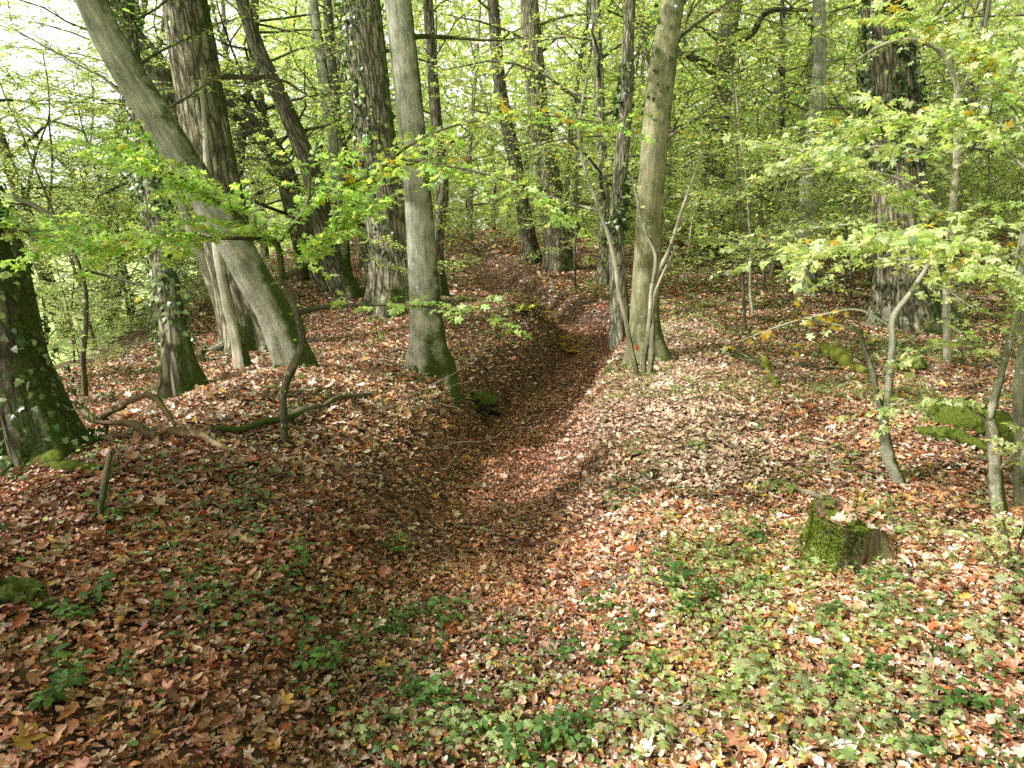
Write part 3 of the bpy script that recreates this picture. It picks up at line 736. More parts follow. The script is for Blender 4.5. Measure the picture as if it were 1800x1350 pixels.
# ================================================================== LEAF CLUSTERS ADDED OUT OF VIEW TO SHADE THE GROUND
from mathutils import Vector
def in_poly(px, py, poly):
    c = np.zeros(px.shape, bool); n = len(poly)
    for a in range(n):
        x0, y0 = poly[a]; x1, y1 = poly[(a + 1) % n]
        k = ((y0 > py) != (y1 > py)) & (px < (x1 - x0) * (py - y0) / (y1 - y0 + 1e-9) + x0)
        c ^= k
    return c
def gpoly(poly): return [tuple(G(*p)[:2]) for p in poly]
SHADE_BANK = gpoly([(-250, 850), (0, 842), (180, 845), (330, 808), (500, 812), (640, 790), (760, 762), (800, 725), (850, 740), (855, 800), (880, 890), (940, 940), (960, 985), (900, 1050), (650, 1180), (620, 1345), (-250, 1345)])
SHADE_DITCH = gpoly([(770, 690), (800, 640), (850, 585), (930, 570), (1000, 588), (1055, 592), (1062, 625), (1020, 690), (960, 745), (885, 815), (850, 800), (790, 745)])
LIT_PATCH = G(20, 935)[:2]
rs = np.random.default_rng(21)
def shade_points(n, x0, x1, y0, y1): return rs.uniform(x0, x1, n), rs.uniform(y0, y1, n)
gxs, gys = shade_points(16000, -6, 9, .6, 17)
wt = np.zeros(len(gxs))
m1 = in_poly(gxs, gys, SHADE_BANK); wt[m1] = 1
wt[np.hypot((gxs - LIT_PATCH[0]) / .5, (gys - LIT_PATCH[1]) / .42) < 1] = 0
m2 = in_poly(gxs, gys, SHADE_DITCH); wt[m2] = 1
nz = vn(gxs * .9, gys * .9, 31.) + .6 * vn(gxs * 2.2, gys * 2.2, 3.)
right = (wt == 0) & (gxs > .3)
wt[right & (gys < 5.6) & (gxs > .75) & (gys > 3.1)] = .11
wt[right & (gys >= 5.6) & (gxs > 2.4 + .12 * (gys - 5.6))] = .15
wt[right & (gys <= 3.1) & (gxs > .5)] = .05
lf = (wt == 0) & (gxs < -.2) & (gys > 5.3)
wt[lf] = np.where(nz[lf] > .5, .12, .0)
wt = np.where((wt < .9), wt * (.5 + 1.2 * sst(-.5, .7, nz)), wt)
keep = rs.random(len(gxs)) < wt * np.where(wt > .95, .85, .36)
sx, sy = gxs[keep], gys[keep]
P0 = np.stack([sx, sy, height(sx, sy)], -1)
cl = []
for p in P0:
    t = rs.uniform(7, 11)
    for _ in range(12):
        q = p + TO_SUN * t
        px, py, dep = to_px(q[None])
        if dep[0] < .3 or py[0] < -60 or px[0] < -80: break
        t += 1.2
    cl.append(q)
cl = np.array(cl)
LIT = [[(300, 690), (520, 640), (750, 690), (750, 752), (640, 785), (500, 800), (300, 800)], [(540, 530), (735, 520), (735, 630), (540, 640)], [(915, 858), (985, 785), (1085, 680), (1140, 645), (1310, 640), (1310, 740), (1180, 800), (1000, 875)], [(-100, 870), (90, 880), (110, 960), (-100, 1000)],
       [(930, 1010), (1240, 1010), (1330, 1180), (1800, 1150), (1800, 1345), (640, 1345), (700, 1200)]]
drop = np.zeros(len(cl), bool); hit = np.zeros(len(cl), bool)
for t in np.arange(3, 22, .08):                         # follow the light down to where it lands
    q = cl - TO_SUN * t; low = (q[:, 2] < height(q[:, 0], q[:, 1]) + .12) & ~hit
    if low.any():
        z = np.zeros(low.sum(), bool)
        for ox, oy in ((0, 0), (.4, 0), (-.4, 0), (0, .4), (0, -.4)):
            w_ = q[low] + np.array([ox, oy, 0]); w_[:, 2] = height(w_[:, 0], w_[:, 1]); px, py, dep = to_px(w_)
            for poly in LIT: z |= in_poly(px, py, poly) & (dep > 0)
        drop[np.nonzero(low)[0][z]] = True; hit |= low
keepers = [W(rs.uniform(180, 760), rs.uniform(265, 430), rs.uniform(4.1, 4.7)) for _ in range(110)] + [W(rs.uniform(1290, 1800), rs.uniform(120, 500), rs.uniform(3.0, 4.6)) for _ in range(130)]
keepers += [W(px + rs.uniform(-20, 20), py, Y) for px, py, Y in ((440, 465, 8.9), (415, 405, 8.9), (380, 340, 8.8), (335, 285, 8.8), (290, 233, 8.7), (250, 170, 8.7), (213, 105, 8.6), (185, 50, 8.6), (480, 545, 9), (500, 600, 9), (745, 600, 8), (742, 540, 8), (741, 450, 8), (735, 380, 8), (731, 300, 8), (722, 220, 8), (716, 150, 8), (708, 70, 8), (1134, 600, 9), (1133, 520, 9), (1138, 430, 9), (1143, 350, 9), (1148, 280, 9), (1156, 190, 9), (1165, 110, 9), (1178, 30, 9), (1590, 480, 12), (1580, 380, 12), (1572, 270, 12)) for _ in range(2)]
keepers = np.array(keepers)                             # boughs that would shade the near foliage and stems are left out
for a in range(len(cl)):
    v = cl[a] - keepers; al = v @ TO_SUN
    if ((al > 0) & (np.linalg.norm(v - al[:, None] * TO_SUN, axis=1) < .32)).any(): drop[a] = True
cl = cl[~drop]
print('shade boughs', len(cl))
def shade_crown(name_root, sel, trunk_top):
    root = bpy.data.objects[name_root]; loc = np.array(root.location)
    bag = Bag(); tb = Tubes(); c = cl[sel]
    for q in c:
        m = 34
        off = rs.normal(0, 1, (m, 3)) * np.array([.17, .17, .1])
        D = rs.normal(0, 1, (m, 3)) * np.array([1, 1, .3])
        bag.add(q + off, D, unit(np.array([0, 0, 1.]) + rs.normal(0, .45, (m, 3)) + TO_SUN * .4), .13 * rs.uniform(.7, 1.2, m), tint(rs, GREEN, m, .25))
    hub = c[rs.choice(len(c), min(len(c), 15), replace=False)]
    for q in hub:
        mid = (trunk_top + q) / 2 + np.array([0, 0, .5]) + rs.normal(0, .25, 3)
        a, b, _ = smooth_path([trunk_top, mid, q], [.04, .02, .004], 9); tb.add(a, b, 5, cap=False)
    crown_mesh('crown', [(bag, OVAL)], M['leaf'], tb, M['twig'], root, loc)  # unseen shade clusters, hung on a visible tree as its crown
iv1 = [o for o in bpy.data.objects if o.name.startswith('ivy_tree')]
near = cl[:, 1] < 4.5
ivy_left = [o for o in iv1 if o['label'].startswith('thick')][0]; lean = [o for o in bpy.data.objects if o.get('label', '').startswith('smooth grey hornbeam leaning')][0]
shade_crown(ivy_left.name, near, W(-90, 260, ivy_left.location[1] + .1) + np.array([-.5, -.2, 1.8]))
shade_crown(lean.name, ~near, W(160, 0, lean.location[1] - .5) + np.array([-1, 0, 2.4]))

# ================================================================== SAPLINGS NEAR THE CAMERA
def sapling(name, label, base, stems, bark, sprays=(), leaf=MAPLE, seed=1, group=None, cat='sapling'):
    """stems: list of ([(px, py, dY)...], widths, is_main); sprays: leaf settings per stem."""
    rs = np.random.default_rng(seed)
    g = G(*base); root = thing(name, label, cat, g, group)
    bag = Bag(); tw = Tubes()
    for k, (path, wd, spr) in enumerate(stems):
        pts = np.array([W(px, py, g[1] + dY) for px, py, dY in path]); rad = np.array([w / 2 * p[1] / F for w, p in zip(wd, pts)])
        if path[0][1] > base[1] - 25: pts[0] = pts[0] * [1, 1, 0] + [0, 0, hz(pts[0][0], pts[0][1]) - .06]
        a, b, s = smooth_path(pts, rad, 16 * len(pts))
        a = a + .35 * b[:, None] * np.stack([vn(s * 4, k, seed), vn(s * 4, k + 9, seed), 0 * s], -1)
        tb = Tubes(); tb.add(a, b, 10 if wd[0] > 12 else 7, disp=lambda th, L, r: 1 + .13 * vn(np.cos(th) * 2 + seed, np.sin(th) * 2, L * 9) + .22 * np.maximum(0, vn(.5 * np.cos(th), k + seed, L * 5) - .35) + .08 * vn(np.cos(th) * 4, np.sin(th) * 4, L * 30), seed=seed + k)
        tb.build('stem' if path[0][1] > base[1] - 25 else 'limb', bark, root, g)
        if spr: leafy(rs, tw, bag, a, **spr)
    if bag.P: crown_mesh('crown', [(bag.part(0, 3), leaf), (bag.part(1, 3), MAPLE_B if leaf is MAPLE else leaf), (bag.part(2, 3), MAPLE_C if leaf is MAPLE else leaf)], M['leaf'], tw, M['twig'], root, g)
    return root
SP = dict(ntw=30, tlen=.48, nlf=23, size=.054, pal=GREEN * 1.3, flat=.5, odd=.02, start=.15, r=.0022)
SPP = dict(SP, pal=PALE * 1.1, odd=.015)
def sp(d, **k): r = dict(d); r.update(k); return r
sapling('maple_sapling', 'crooked forked maple sapling on the left bank with flat layers of bright green leaves', (500, 784), [
    ([(500, 788, 0), (498, 700, 0), (512, 650, 0), (529, 600, 0), (521, 550, 0), (497, 487, 0)], [15, 13, 15, 13, 11, 10], sp(SP, start=.15, ntw=7, nlf=3, tlen=.16, size=.04)),
    ([(497, 487, 0), (487, 430, -.05), (440, 395, -.15), (380, 350, -.25), (300, 305, -.35), (215, 275, -.45)], [12, 10, 8, 7, 5, 3], sp(SP, ntw=40)),
    ([(487, 430, -.05), (512, 400, 0), (540, 355, .05), (546, 290, .1)], [8, 7, 6, 3], sp(SP, ntw=10)),
    ([(497, 487, 0), (530, 470, .05), (562, 428, .1), (597, 393, .1), (635, 340, .15)], [12, 11, 9, 7, 4], sp(SP, ntw=30)),
    ([(470, 420, -.08), (380, 418, -.2), (290, 414, -.3), (150, 424, -.4), (20, 402, -.5)], [7, 6, 5, 4, 3], sp(SP, ntw=42, pal=GREEN * 1.35)),
    ([(521, 552, 0), (560, 541, 0), (612, 537, -.1), (720, 536, -.2), (800, 548, -.3), (885, 565, -.35)], [9, 8, 6, 5, 4, 2], sp(SP, ntw=18, tlen=.26, nlf=9)),
    ([(635, 340, .15), (690, 278, .2), (765, 233, .2), (860, 208, .2), (960, 203, .2), (1075, 218, .2)], [5, 5, 4, 4, 3, 2], sp(SP, ntw=26, tlen=.34, nlf=13, odd=.12)),
    ([(690, 278, .2), (790, 292, 0), (890, 318, -.15), (985, 375, -.3)], [4, 4, 3, 2], sp(SP, ntw=18, tlen=.35, nlf=13)),
    ([(540, 355, .05), (610, 325, .1), (690, 295, .15), (740, 285, .2)], [4, 4, 3, 2], sp(SP, ntw=9, odd=.25)),
], M['twig'], seed=61)
sapling('hazel_coppice', 'white lit coppice stems fanning up in front of the greenish hornbeam', (1128, 662), [
    ([(1122, 664, 0), (1106, 600, 0), (1086, 500, 0), (1073, 425, 0), (1050, 360, 0), (1030, 300, 0), (1018, 230, 0), (1032, 130, 0)], [11, 9, 8, 7, 6, 6, 4, 3], sp(SPP, start=.55, ntw=9, size=.055, tlen=.4, nlf=6)),
    ([(1130, 664, 0), (1140, 560, 0), (1148, 495, 0), (1175, 440, 0), (1195, 380, 0), (1216, 320, 0), (1232, 270, 0)], [10, 8, 8, 7, 6, 4, 3], sp(SPP, start=.5, ntw=9, size=.055, tlen=.4, nlf=5)),
    ([(1148, 497, 0), (1153, 450, 0), (1136, 410, 0), (1122, 360, 0), (1112, 310, 0)], [8, 7, 5, 4, 3], sp(SPP, start=.4, ntw=6, size=.055, tlen=.3, nlf=5)),
    ([(1140, 660, 0), (1147, 580, 0), (1150, 520, .1), (1190, 430, .1)], [12, 10, 7, 3], None),
], M['pale_bark'], leaf=OVAL5, seed=63)
sapling('maple_sapling', 'bent grey two-forked sapling with few yellow leaves, up the slope behind the mossy stump', (1583, 852), [
    ([(1587, 856, 0), (1561, 790, 0), (1552, 740, 0), (1562, 680, 0), (1567, 600, 0), (1571, 560, 0), (1602, 515, 0), (1640, 450, .05), (1668, 385, .1)], [24, 20, 16, 13, 11, 10, 9, 7, 5], sp(SPP, start=.72, ntw=7, nlf=6)),
    ([(1552, 745, 0), (1535, 660, 0), (1516, 602, -.02), (1507, 582, -.05), (1470, 571, -.1), (1425, 562, -.15)], [12, 10, 9, 8, 5, 3], sp(SPP, start=.6, ntw=4, nlf=5, tlen=.2, odd=.6)),
    ([(1569, 575, 0), (1510, 545, .1), (1450, 552, .2), (1380, 570, .3), (1300, 600, .4)], [6, 5, 4, 3, 2], sp(SPP, start=.2, ntw=7, nlf=5, tlen=.25, odd=.7)),
    ([(1566, 610, 0), (1610, 590, 0), (1660, 560, .1), (1740, 575, .1)], [5, 4, 3, 2], sp(SPP, start=.4, ntw=4, nlf=5, tlen=.2)),
], M['hornbeam'], seed=65)
sapling('maple_sapling', 'dark slanting sapling at the right with pale maple leaves hanging over the mossy logs', (1757, 908), [
    ([(1758, 912, 0), (1752, 830, 0), (1746, 765, 0), (1738, 738, 0)], [28, 23, 21, 18], None),
    ([(1738, 740, 0), (1762, 650, 0), (1788, 560, 0), (1806, 470, .1), (1815, 380, .2)], [14, 11, 10, 8, 5], sp(SPP, start=.3, ntw=10, nlf=7, tlen=.35)),
    ([(1738, 742, 0), (1690, 712, .05), (1625, 706, .1), (1560, 712, .15)], [8, 6, 5, 3], sp(SPP, ntw=11, nlf=11, tlen=.26)),
    ([(1762, 650, 0), (1720, 610, .05), (1670, 600, .1), (1610, 625, .2)], [6, 5, 4, 2], sp(SPP, ntw=8, nlf=10, tlen=.24)),
    ([(1752, 830, 0), (1780, 800, -.1), (1815, 750, -.2)], [6, 5, 3], sp(SPP, ntw=6, nlf=10, tlen=.24)),
], M['hornbeam'], seed=67)
sapling('maple_sapling', 'pole sapling on the right edge carrying the broad sunlit maple layers', (1793, 890), [
    ([(1795, 894, 0), (1799, 780, 0), (1790, 690, 0), (1800, 590, 0), (1792, 480, 0), (1812, 340, 0), (1806, 200, 0), (1822, 60, 0), (1815, -80, 0)], [24, 21, 20, 18, 16, 14, 12, 10, 6], sp(SPP, start=.35, ntw=24, tlen=.5)),
    ([(1798, 460, 0), (1700, 430, -.1), (1600, 420, -.2), (1500, 425, -.25), (1400, 440, -.25)], [7, 6, 5, 4, 2], sp(SPP, ntw=40, tlen=.45, nlf=18)),
    ([(1806, 400, 0), (1740, 390, .3), (1640, 375, .6), (1535, 315, .9), (1435, 272, 1.2), (1360, 255, 1.4)], [9, 9, 8, 7, 5, 3], sp(SPP, ntw=44, tlen=.5, nlf=18)),
    ([(1810, 300, 0), (1730, 240, .1), (1640, 210, .2), (1540, 215, .3), (1480, 240, .4)], [7, 6, 5, 4, 2], sp(SPP, ntw=38, tlen=.5, nlf=18)),
    ([(1806, 240, 0), (1740, 130, .2), (1660, 60, .4), (1580, 30, .5)], [6, 5, 4, 3], sp(SPP, ntw=22, tlen=.4, odd=.15)),
    ([(1795, 500, 0), (1720, 470, -.5), (1640, 440, -.8)], [5, 4, 3], sp(SPP, ntw=9, tlen=.3, size=.055)),
    ([(1798, 560, 0), (1720, 545, .2), (1650, 500, .4), (1590, 480, .5)], [5, 4, 3, 2], sp(SPP, ntw=9, tlen=.3, nlf=6)),
], M['hornbeam'], seed=69)
sapling('maple_sapling', 'arched white sapling bending over to the left before the stout ivy-clad oak', (1668, 640), [
    ([(1668, 642, 0), (1664, 560, 0), (1672, 400, 0), (1682, 230, 0), (1678, 135, 0), (1650, 88, 0), (1600, 70, 0), (1540, 84, 0), (1470, 135, 0)], [15, 13, 12, 11, 10, 9, 7, 6, 3], sp(SPP, start=.35, ntw=22, nlf=14, tlen=.7, size=.062)),
    ([(1672, 400, 0), (1610, 330, .2), (1520, 300, .3), (1400, 300, .4), (1290, 330, .5)], [7, 6, 5, 4, 2], sp(SPP, ntw=18, nlf=14, tlen=.65, size=.06)),
    ([(1680, 300, 0), (1590, 260, -.2), (1480, 265, -.3), (1380, 285, -.4)], [6, 5, 4, 2], sp(SPP, ntw=22, nlf=16, tlen=.65, size=.06)),
    ([(1680, 180, 0), (1720, 90, 0), (1740, 0, 0), (1750, -90, 0)], [7, 6, 5, 3], sp(SPP, ntw=8, nlf=7, tlen=.65, size=.06)),
    ([(1670, 450, 0), (1560, 400, .2), (1440, 400, .3), (1330, 430, .3), (1250, 420, .3)], [6, 5, 4, 3, 2], sp(SPP, ntw=22, nlf=16, tlen=.5, size=.08)),
], M['pale_bark'], seed=71)
sapling('maple_sapling', 'thin dark whip of a sapling at the meadow edge beside the ivy-draped trunk', (150, 700), [
    ([(150, 705, 0), (147, 620, 0), (152, 530, 0), (140, 470, 0), (120, 430, 0)], [10, 9, 8, 6, 4], sp(SP, start=.2, ntw=12, nlf=8, pal=PALE * .75, tlen=.5)),
    ([(148, 475, 0), (200, 488, .1), (262, 505, .1), (330, 530, .2)], [6, 5, 4, 2], sp(SP, ntw=9, nlf=6, pal=PALE * .75)),
], M['twig'], seed=73)
sapling('maple_seedling', 'bushy pale green maple seedling at the right edge in front of the pole sapling', (1775, 1000), [
    ([(1778, 1004, 0), (1772, 950, 0), (1760, 905, 0)], [7, 5, 3], sp(SPP, start=.1, ntw=8, nlf=9, tlen=.13, size=.03)),
    ([(1776, 990, 0), (1720, 940, 0), (1665, 930, 0)], [5, 4, 2], sp(SPP, start=.2, ntw=8, nlf=9, tlen=.13, size=.03)),
    ([(1780, 985, 0), (1800, 930, -.1), (1820, 900, -.2)], [5, 4, 2], sp(SPP, start=.2, ntw=8, nlf=9, tlen=.13, size=.03)),
], M['twig'], seed=75)
# unseen high crowns added to the near trees, closing the sky over the bank
def added_high_crown(o, cx, cy, cz, rx, rz, n, seed):
    rs = np.random.default_rng(seed); loc = np.array(o.location); bag = Bag(); tb = Tubes()
    k = n // 16; u = unit(rs.normal(0, 1, (k, 3))) * rs.uniform(.35, 1, (k, 1)) ** .5
    c = np.array([cx, cy, cz]) + u * [rx, rx, rz]
    c = np.repeat(c, 16, 0) + rs.normal(0, .38, (k * 16, 3)) * [1, 1, .5]
    m = len(c); bag.add(c, rs.normal(0, 1, (m, 3)) * [1, 1, .3], unit(np.array([0, 0, 1.]) + rs.normal(0, .4, (m, 3))), .3 * rs.uniform(.6, 1.2, m), tint(rs, OLIVE, m, .3))
    top = np.array([cx, cy, cz - rz * .8])
    for q in c[::max(1, m // 26)]:
        a, b, _ = smooth_path([top, (top + q) / 2 + rs.normal(0, .4, 3), q], [.07, .04, .01], 8); tb.add(a, b, 5, cap=False)
    crown_mesh('crown', [(bag, DIA)], M['leaf'], tb, M['twig'], o, loc)  # unseen leaf clusters closing the sky, hung on the tree as its crown
def find(s): return [o for o in bpy.data.objects if o.get('label', '').startswith(s)][0]
for s_, cx, cy, cz, rx, rz in (('straight smooth', .6, 6.4, 13.5, 4.2, 2.6), ('greenish', 3.6, 7.5, 14.0, 5.0, 2.8), ('stout furrowed', 7.8, 10, 13.5, 5.2, 3), ('massive', 2.0, 15.5, 14.5, 4, 2.5),
                               ('slim dark ivy', 3.0, 14, 13.0, 4.2, 2.5)):
    added_high_crown(find(s_), cx, cy, cz, rx, rz, 4200, int(cx * 10 + 100))
ob, _, _, _ = (thing('oak_tree', 'unseen broad oak added behind the viewpoint, its crown closing the sky over the bank', 'tree', (2.6, -3.2, hz(2.6, -3.2))), 0, 0, 0)  # out of sight, added to cut the sky light on the bank
tb = Tubes(); a, b, s_ = smooth_path([(2.6, -3.2, hz(2.6, -3.2) - .2), (2.5, -3.1, 5), (2.7, -3.0, 11.5)], [.38, .27, .2], 60); tb.add(a, b, 32, disp=flare_fn('furrow', 91, .4), seed=91)
tb.build('trunk', M['oak'], ob, ob.location)
added_high_crown(ob, 2.6, -1.6, 13.2, 5.5, 3, 5200, 191)
print('saplings', time.time() - T0)

# ================================================================== DEAD WOOD
def wood(name, label, cat, path, wd, m, seed, sides=14, lift=.5, disp=.16, branches=(), foot=False, name_part=None):
    """A log or branch lying on the ground through the given ground pixels (or points in the air with a 3rd value: height)."""
    def at(q):
        g = G(q[0], q[1])
        if len(q) == 3: p = W(q[0], q[1], q[2]); return p, p[1]
        return g, g[1]
    def tube(path, wd, k):
        pts = []; rad = []
        for q, w in zip(path, wd):
            p, Y = at(q); r = w / 2 * Y / F * .98; rad.append(r)
            pts.append(p + np.array([0, 0, r * lift if len(q) == 2 else 0]))
        a, b, s = smooth_path(pts, rad, 22 * len(pts))
        a = a + b[:, None] * (.7 * np.stack([vn(s * 5, k, seed), vn(s * 5, k + 9, seed), vn(s * 5, k + 4, seed)], -1) + .3 * np.stack([vn(s * 16, k, seed), vn(s * 16, k + 9, seed), vn(s * 16, k + 3, seed)], -1))
        b = b * (1 + .25 * vn(s * 7, seed, k) + .12 * vn(s * 22, seed, k))
        tb = Tubes(); tb.add(a, b, sides, disp=lambda th, L, r: 1 + disp * (vn(np.cos(th) * 1.8 + seed + k, np.sin(th) * 1.8, L * 3.5) + .6 * vn(np.cos(th) * 5 + seed, np.sin(th) * 5, L * 12)), seed=seed + k)
        return tb, pts[0]
    tb, p0 = tube(path, wd, 0)
    if not branches:
        o = tb.build(name, m, None, p0); o['label'] = label; o['category'] = cat; return o
    root = thing(name, label, cat, p0)
    tb.build('main_stem', m, root, p0)
    for k, (pp, ww) in enumerate(branches):
        t2, _ = tube(pp, ww, k + 1); t2.build('side_branch', m, root, p0)
    return root
DY = G(420, 806)[1]
wood('dead_branch', 'broken red-brown dead branch with a bleached end, propped against the ivy-draped trunk', 'branch',
     [(140, 716, DY + .3), (170, 738, DY + .2), (232, 742, DY + .15), (265, 766, DY + .1), (305, 758, DY + .08), (360, 776, DY + .05), (420, 799, DY)], [12, 13, 13, 14, 17, 18, 7], M['deadwood'], 81, disp=.22,
     branches=[([(180, 733, DY + .2), (215, 716, DY + .2), (262, 699, DY + .2), (292, 725, DY + .15), (308, 748, DY + .1)], [11, 13, 15, 12, 9]),
               ([(310, 760, DY + .1), (306, 780, DY + .1), (302, 812, DY + .1)], [15, 15, 15]), ([(186, 738, DY + .2), (190, 780, DY + .2), (192, 825, DY + .2)], [10, 9, 8])])
wood('fallen_branch', 'long thin dark branch lying across the sunlit leaves behind the forked sapling', 'branch',
     [(372, 768), (440, 764), (500, 752), (560, 728), (610, 710), (650, 702)], [9, 11, 12, 12, 10, 7], M['twig'], 83, 9, 2.6,
     branches=[([(640, 704), (668, 690), (692, 672)], [6, 4, 2]), ([(642, 705), (662, 718), (690, 735)], [6, 4, 2])])
wood('mossy_log', 'low moss-covered log lying at the foot of the ivy-draped trunk', 'log', [(-60, 822), (20, 826), (100, 828), (182, 832)], [40, 36, 32, 20], M['moss'], 85)
SY = G(175, 918)[1] + .01
wood('dead_snag', 'short grey bare stick standing upright in the leaves of the left bank', 'stick', [(175, 918), (178, 880, SY), (188, 835, SY + .03), (192, 800, SY + .05)], [13, 12, 11, 8], M['greywood'], 87, 10, .0)
wood('fallen_log', 'dark rotten log with a mossy end on the slope right of the greenish hornbeam', 'log', [(1268, 622), (1300, 634), (1345, 642), (1400, 646), (1478, 654)], [16, 20, 19, 15, 8], M['dark_bark'], 89)
wood('mossy_branch', 'stubby yellow-mossed branch stub sticking out beside the dark rotten log', 'branch', [(1340, 634), (1350, 655), (1362, 686)], [13, 13, 9], M['moss_yellow'], 91, 10)
wood('mossy_log', 'small yellow-green mossed log under leaves on the right slope', 'log', [(1452, 620), (1475, 640), (1522, 660)], [20, 24, 17], M['moss_yellow'], 93)
wood('mossy_log', 'green mossy log, the nearer and lower of the pair on the right slope', 'log', [(1606, 762), (1650, 775), (1700, 788), (1738, 800)], [20, 27, 27, 20], M['moss'], 95)
wood('mossy_log', 'thicker mossy log with a bare pale end, farther of the right-hand pair', 'log', [(1655, 742), (1700, 755), (1760, 775), (1830, 790)], [40, 48, 46, 44], M['moss'], 97)
wood('mossy_log', 'short round moss-capped log end behind the bent sapling', 'log', [(1572, 656), (1592, 654), (1612, 650)], [24, 30, 24], M['moss'], 99)
wood('fallen_stick', 'thin pale stick lying across the ditch floor in shade', 'stick', [(770, 918), (810, 926), (860, 938), (900, 944)], [3, 5, 5, 3], M['twig'], 101, 7, 1)
wood('fallen_stick', 'brownish stick in the sunlit leaves right of the ditch', 'stick', [(985, 1062), (1040, 1042), (1080, 1030), (1112, 1018)], [5, 9, 10, 8], M['twig'], 103, 8, 2)
wood('fallen_stick', 'white lichen-crusted upright stick end near the bottom centre', 'stick', [(1026, 1205), (1028, 1170), (1026, 1142)], [8, 10, 9], M['lichen'], 105, 9, 1, branches=[([(1030, 1150), (1038, 1135), (1041, 1125)], [6, 5, 3])])
wood('fallen_stick', 'grey stick lying just behind the mossy stump', 'stick', [(1385, 860), (1410, 872), (1440, 884), (1475, 888)], [6, 8, 10, 6], M['greywood'], 107, 8, 2)
wood('fallen_stick', 'long brown stick crossing the leaves between ditch and stump', 'stick', [(1035, 915), (1070, 945), (1110, 975), (1140, 1000)], [3, 4, 4, 2], M['greywood'], 109, 6, 1)
# grey brushwood heap on the left bank
rs = np.random.default_rng(31)
c0 = G(690, 740); root = thing('brushwood', 'tangle of dry grey twigs lying on the left bank above the ditch', 'brushwood', c0)
for k in range(22):
    p = c0 + np.array([rs.normal(0, .32), rs.normal(0, .4), 0]); p[2] = hz(p[0], p[1]) + .02
    az = rs.normal(-.6, .9); q = wander(rs, p, (math.cos(az), math.sin(az), rs.uniform(-.05, .3)), rs.uniform(.3, .9), 6, .25)
    for n_ in range(len(q)): q[n_, 2] = max(q[n_, 2], hz(q[n_, 0], q[n_, 1]) + .01)
    tb = Tubes(); tb.add(q, np.linspace(.004, .0014, 7), 5); tb.build('twig', M['greywood'], root, c0)
print('wood', time.time() - T0)

# ------------------------------------------------------------------ mossy stump
def stump(label, base, wpx, hpx, seed, mmat):
    g = G(*base); t = g[1]; r0 = wpx / 2 * t / F; h0 = hpx * t / F / math.cos(PITCH) * .98
    c = g + np.array([0, r0 * .9, 0]); c[2] = hz(c[0], c[1])
    nth, nz = 96, 34
    th = np.linspace(0, 2 * PI, nth, endpoint=False)
    prof = .86 + .12 * np.cos(3 * th + 1.0) + .07 * np.cos(5 * th + seed) + .035 * np.cos(9 * th)
    top = h0 * (.92 + .07 * np.cos(th - 2.6) + .035 * np.cos(3 * th + .5) + .05 * vn(np.cos(th) * 4, np.sin(th) * 4, seed))
    V = []; B = []
    for k in range(nz):
        u = k / (nz - 1); z = u * top
        fl = 1 + .42 * (1 - u) ** 2.6 * (.5 + .5 * np.cos(3 * th + 1.0)) + .12 * (1 - u) ** 3
        rr = r0 * .92 * prof ** (1.2 - .7 * u) * fl * (1 - .18 * u)
        rr = rr * (1 + .05 * vn(np.cos(th) * 5, np.sin(th) * 5, u * 3) + .025 * vn(np.cos(th) * 14, np.sin(th) * 14, u * 9))
        V.append(np.stack([c[0] + rr * np.cos(th), c[1] + rr * np.sin(th), c[2] - .05 + z + .05 * u], -1)); B.append(np.stack([np.cos(th) * r0, np.sin(th) * r0, z], -1))
    rim = V[-1]
    for k in range(1, 9):                              # hollow, rotten top
        f = 1 - k / 8.5; p = c + (rim - c) * [f, f, 1]
        p[:, 2] = c[2] + (rim[:, 2] - c[2]) * (.80 + .20 * f) + .012 * vn(p[:, 0] * 30, p[:, 1] * 30, 2.)
        if k > 1: p[:, 2] -= .015
        V.append(p); B.append(np.stack([np.cos(th) * r0 * f, np.sin(th) * r0 * f, top], -1))
    n = len(V); i = np.arange(n - 1)[:, None] * nth; j = np.arange(nth)[None]; j2 = (j + 1) % nth
    Q = np.stack([i + j, i + j2, i + nth + j2, i + nth + j], -1).reshape(-1, 4)
    root = thing('tree_stump', label, 'tree stump', c)
    o = link_mesh('trunk', np.vstack(V), None, Q, mmat, root, c, bark=np.vstack(B))
    return root, c, np.array(V), r0
mst = bark_mat('stump_moss', (.05, .04, .028), (.34, .29, .22), .62, (30, 30, 5), .9, .1, (.11, .145, .02), (-.75, .1, .6), foot=0)
root, c, V, r0 = stump('weathered tree stump with a thick green moss coat and dead leaves on its broken top', (1514, 1014), 188, 92, 2., mst)
rs = np.random.default_rng(8)
mb = Bag()                                             # short moss tufts standing off the wood
side = V[:34]; k0 = rs.integers(3, 34, 9000); j0 = rs.integers(0, 96, 9000); P = side[k0, j0]; Nn = unit((P - c) * [1, 1, .2])
wl = (Nn @ np.array([-.8, -.1, 0])) + .55 * (k0 / 33) + .6 * vn(P[:, 0] * 9, P[:, 1] * 9, P[:, 2] * 9) > .6
P, Nn = P[wl], Nn[wl]; m_ = len(P)
mb.add(P + rs.normal(0, .004, (m_, 3)), unit(Nn + np.array([0, 0, .5]) + rs.normal(0, .5, (m_, 3))), rs.normal(0, 1, (m_, 3)), .011 * rs.uniform(.6, 1.5, m_), tint(rs, np.array([(.11, .15, .02), (.15, .18, .03), (.08, .11, .018)]), m_, .3))
o = mb.build('moss', DIA, M['leaf'], root, c); o['kind'] = 'stuff'
lb = Bag(); m_ = 30; rr = r0 * .6 * np.sqrt(rs.random(m_)); az = rs.random(m_) * 2 * PI
zt = V[34 + 3, :, 2].mean()
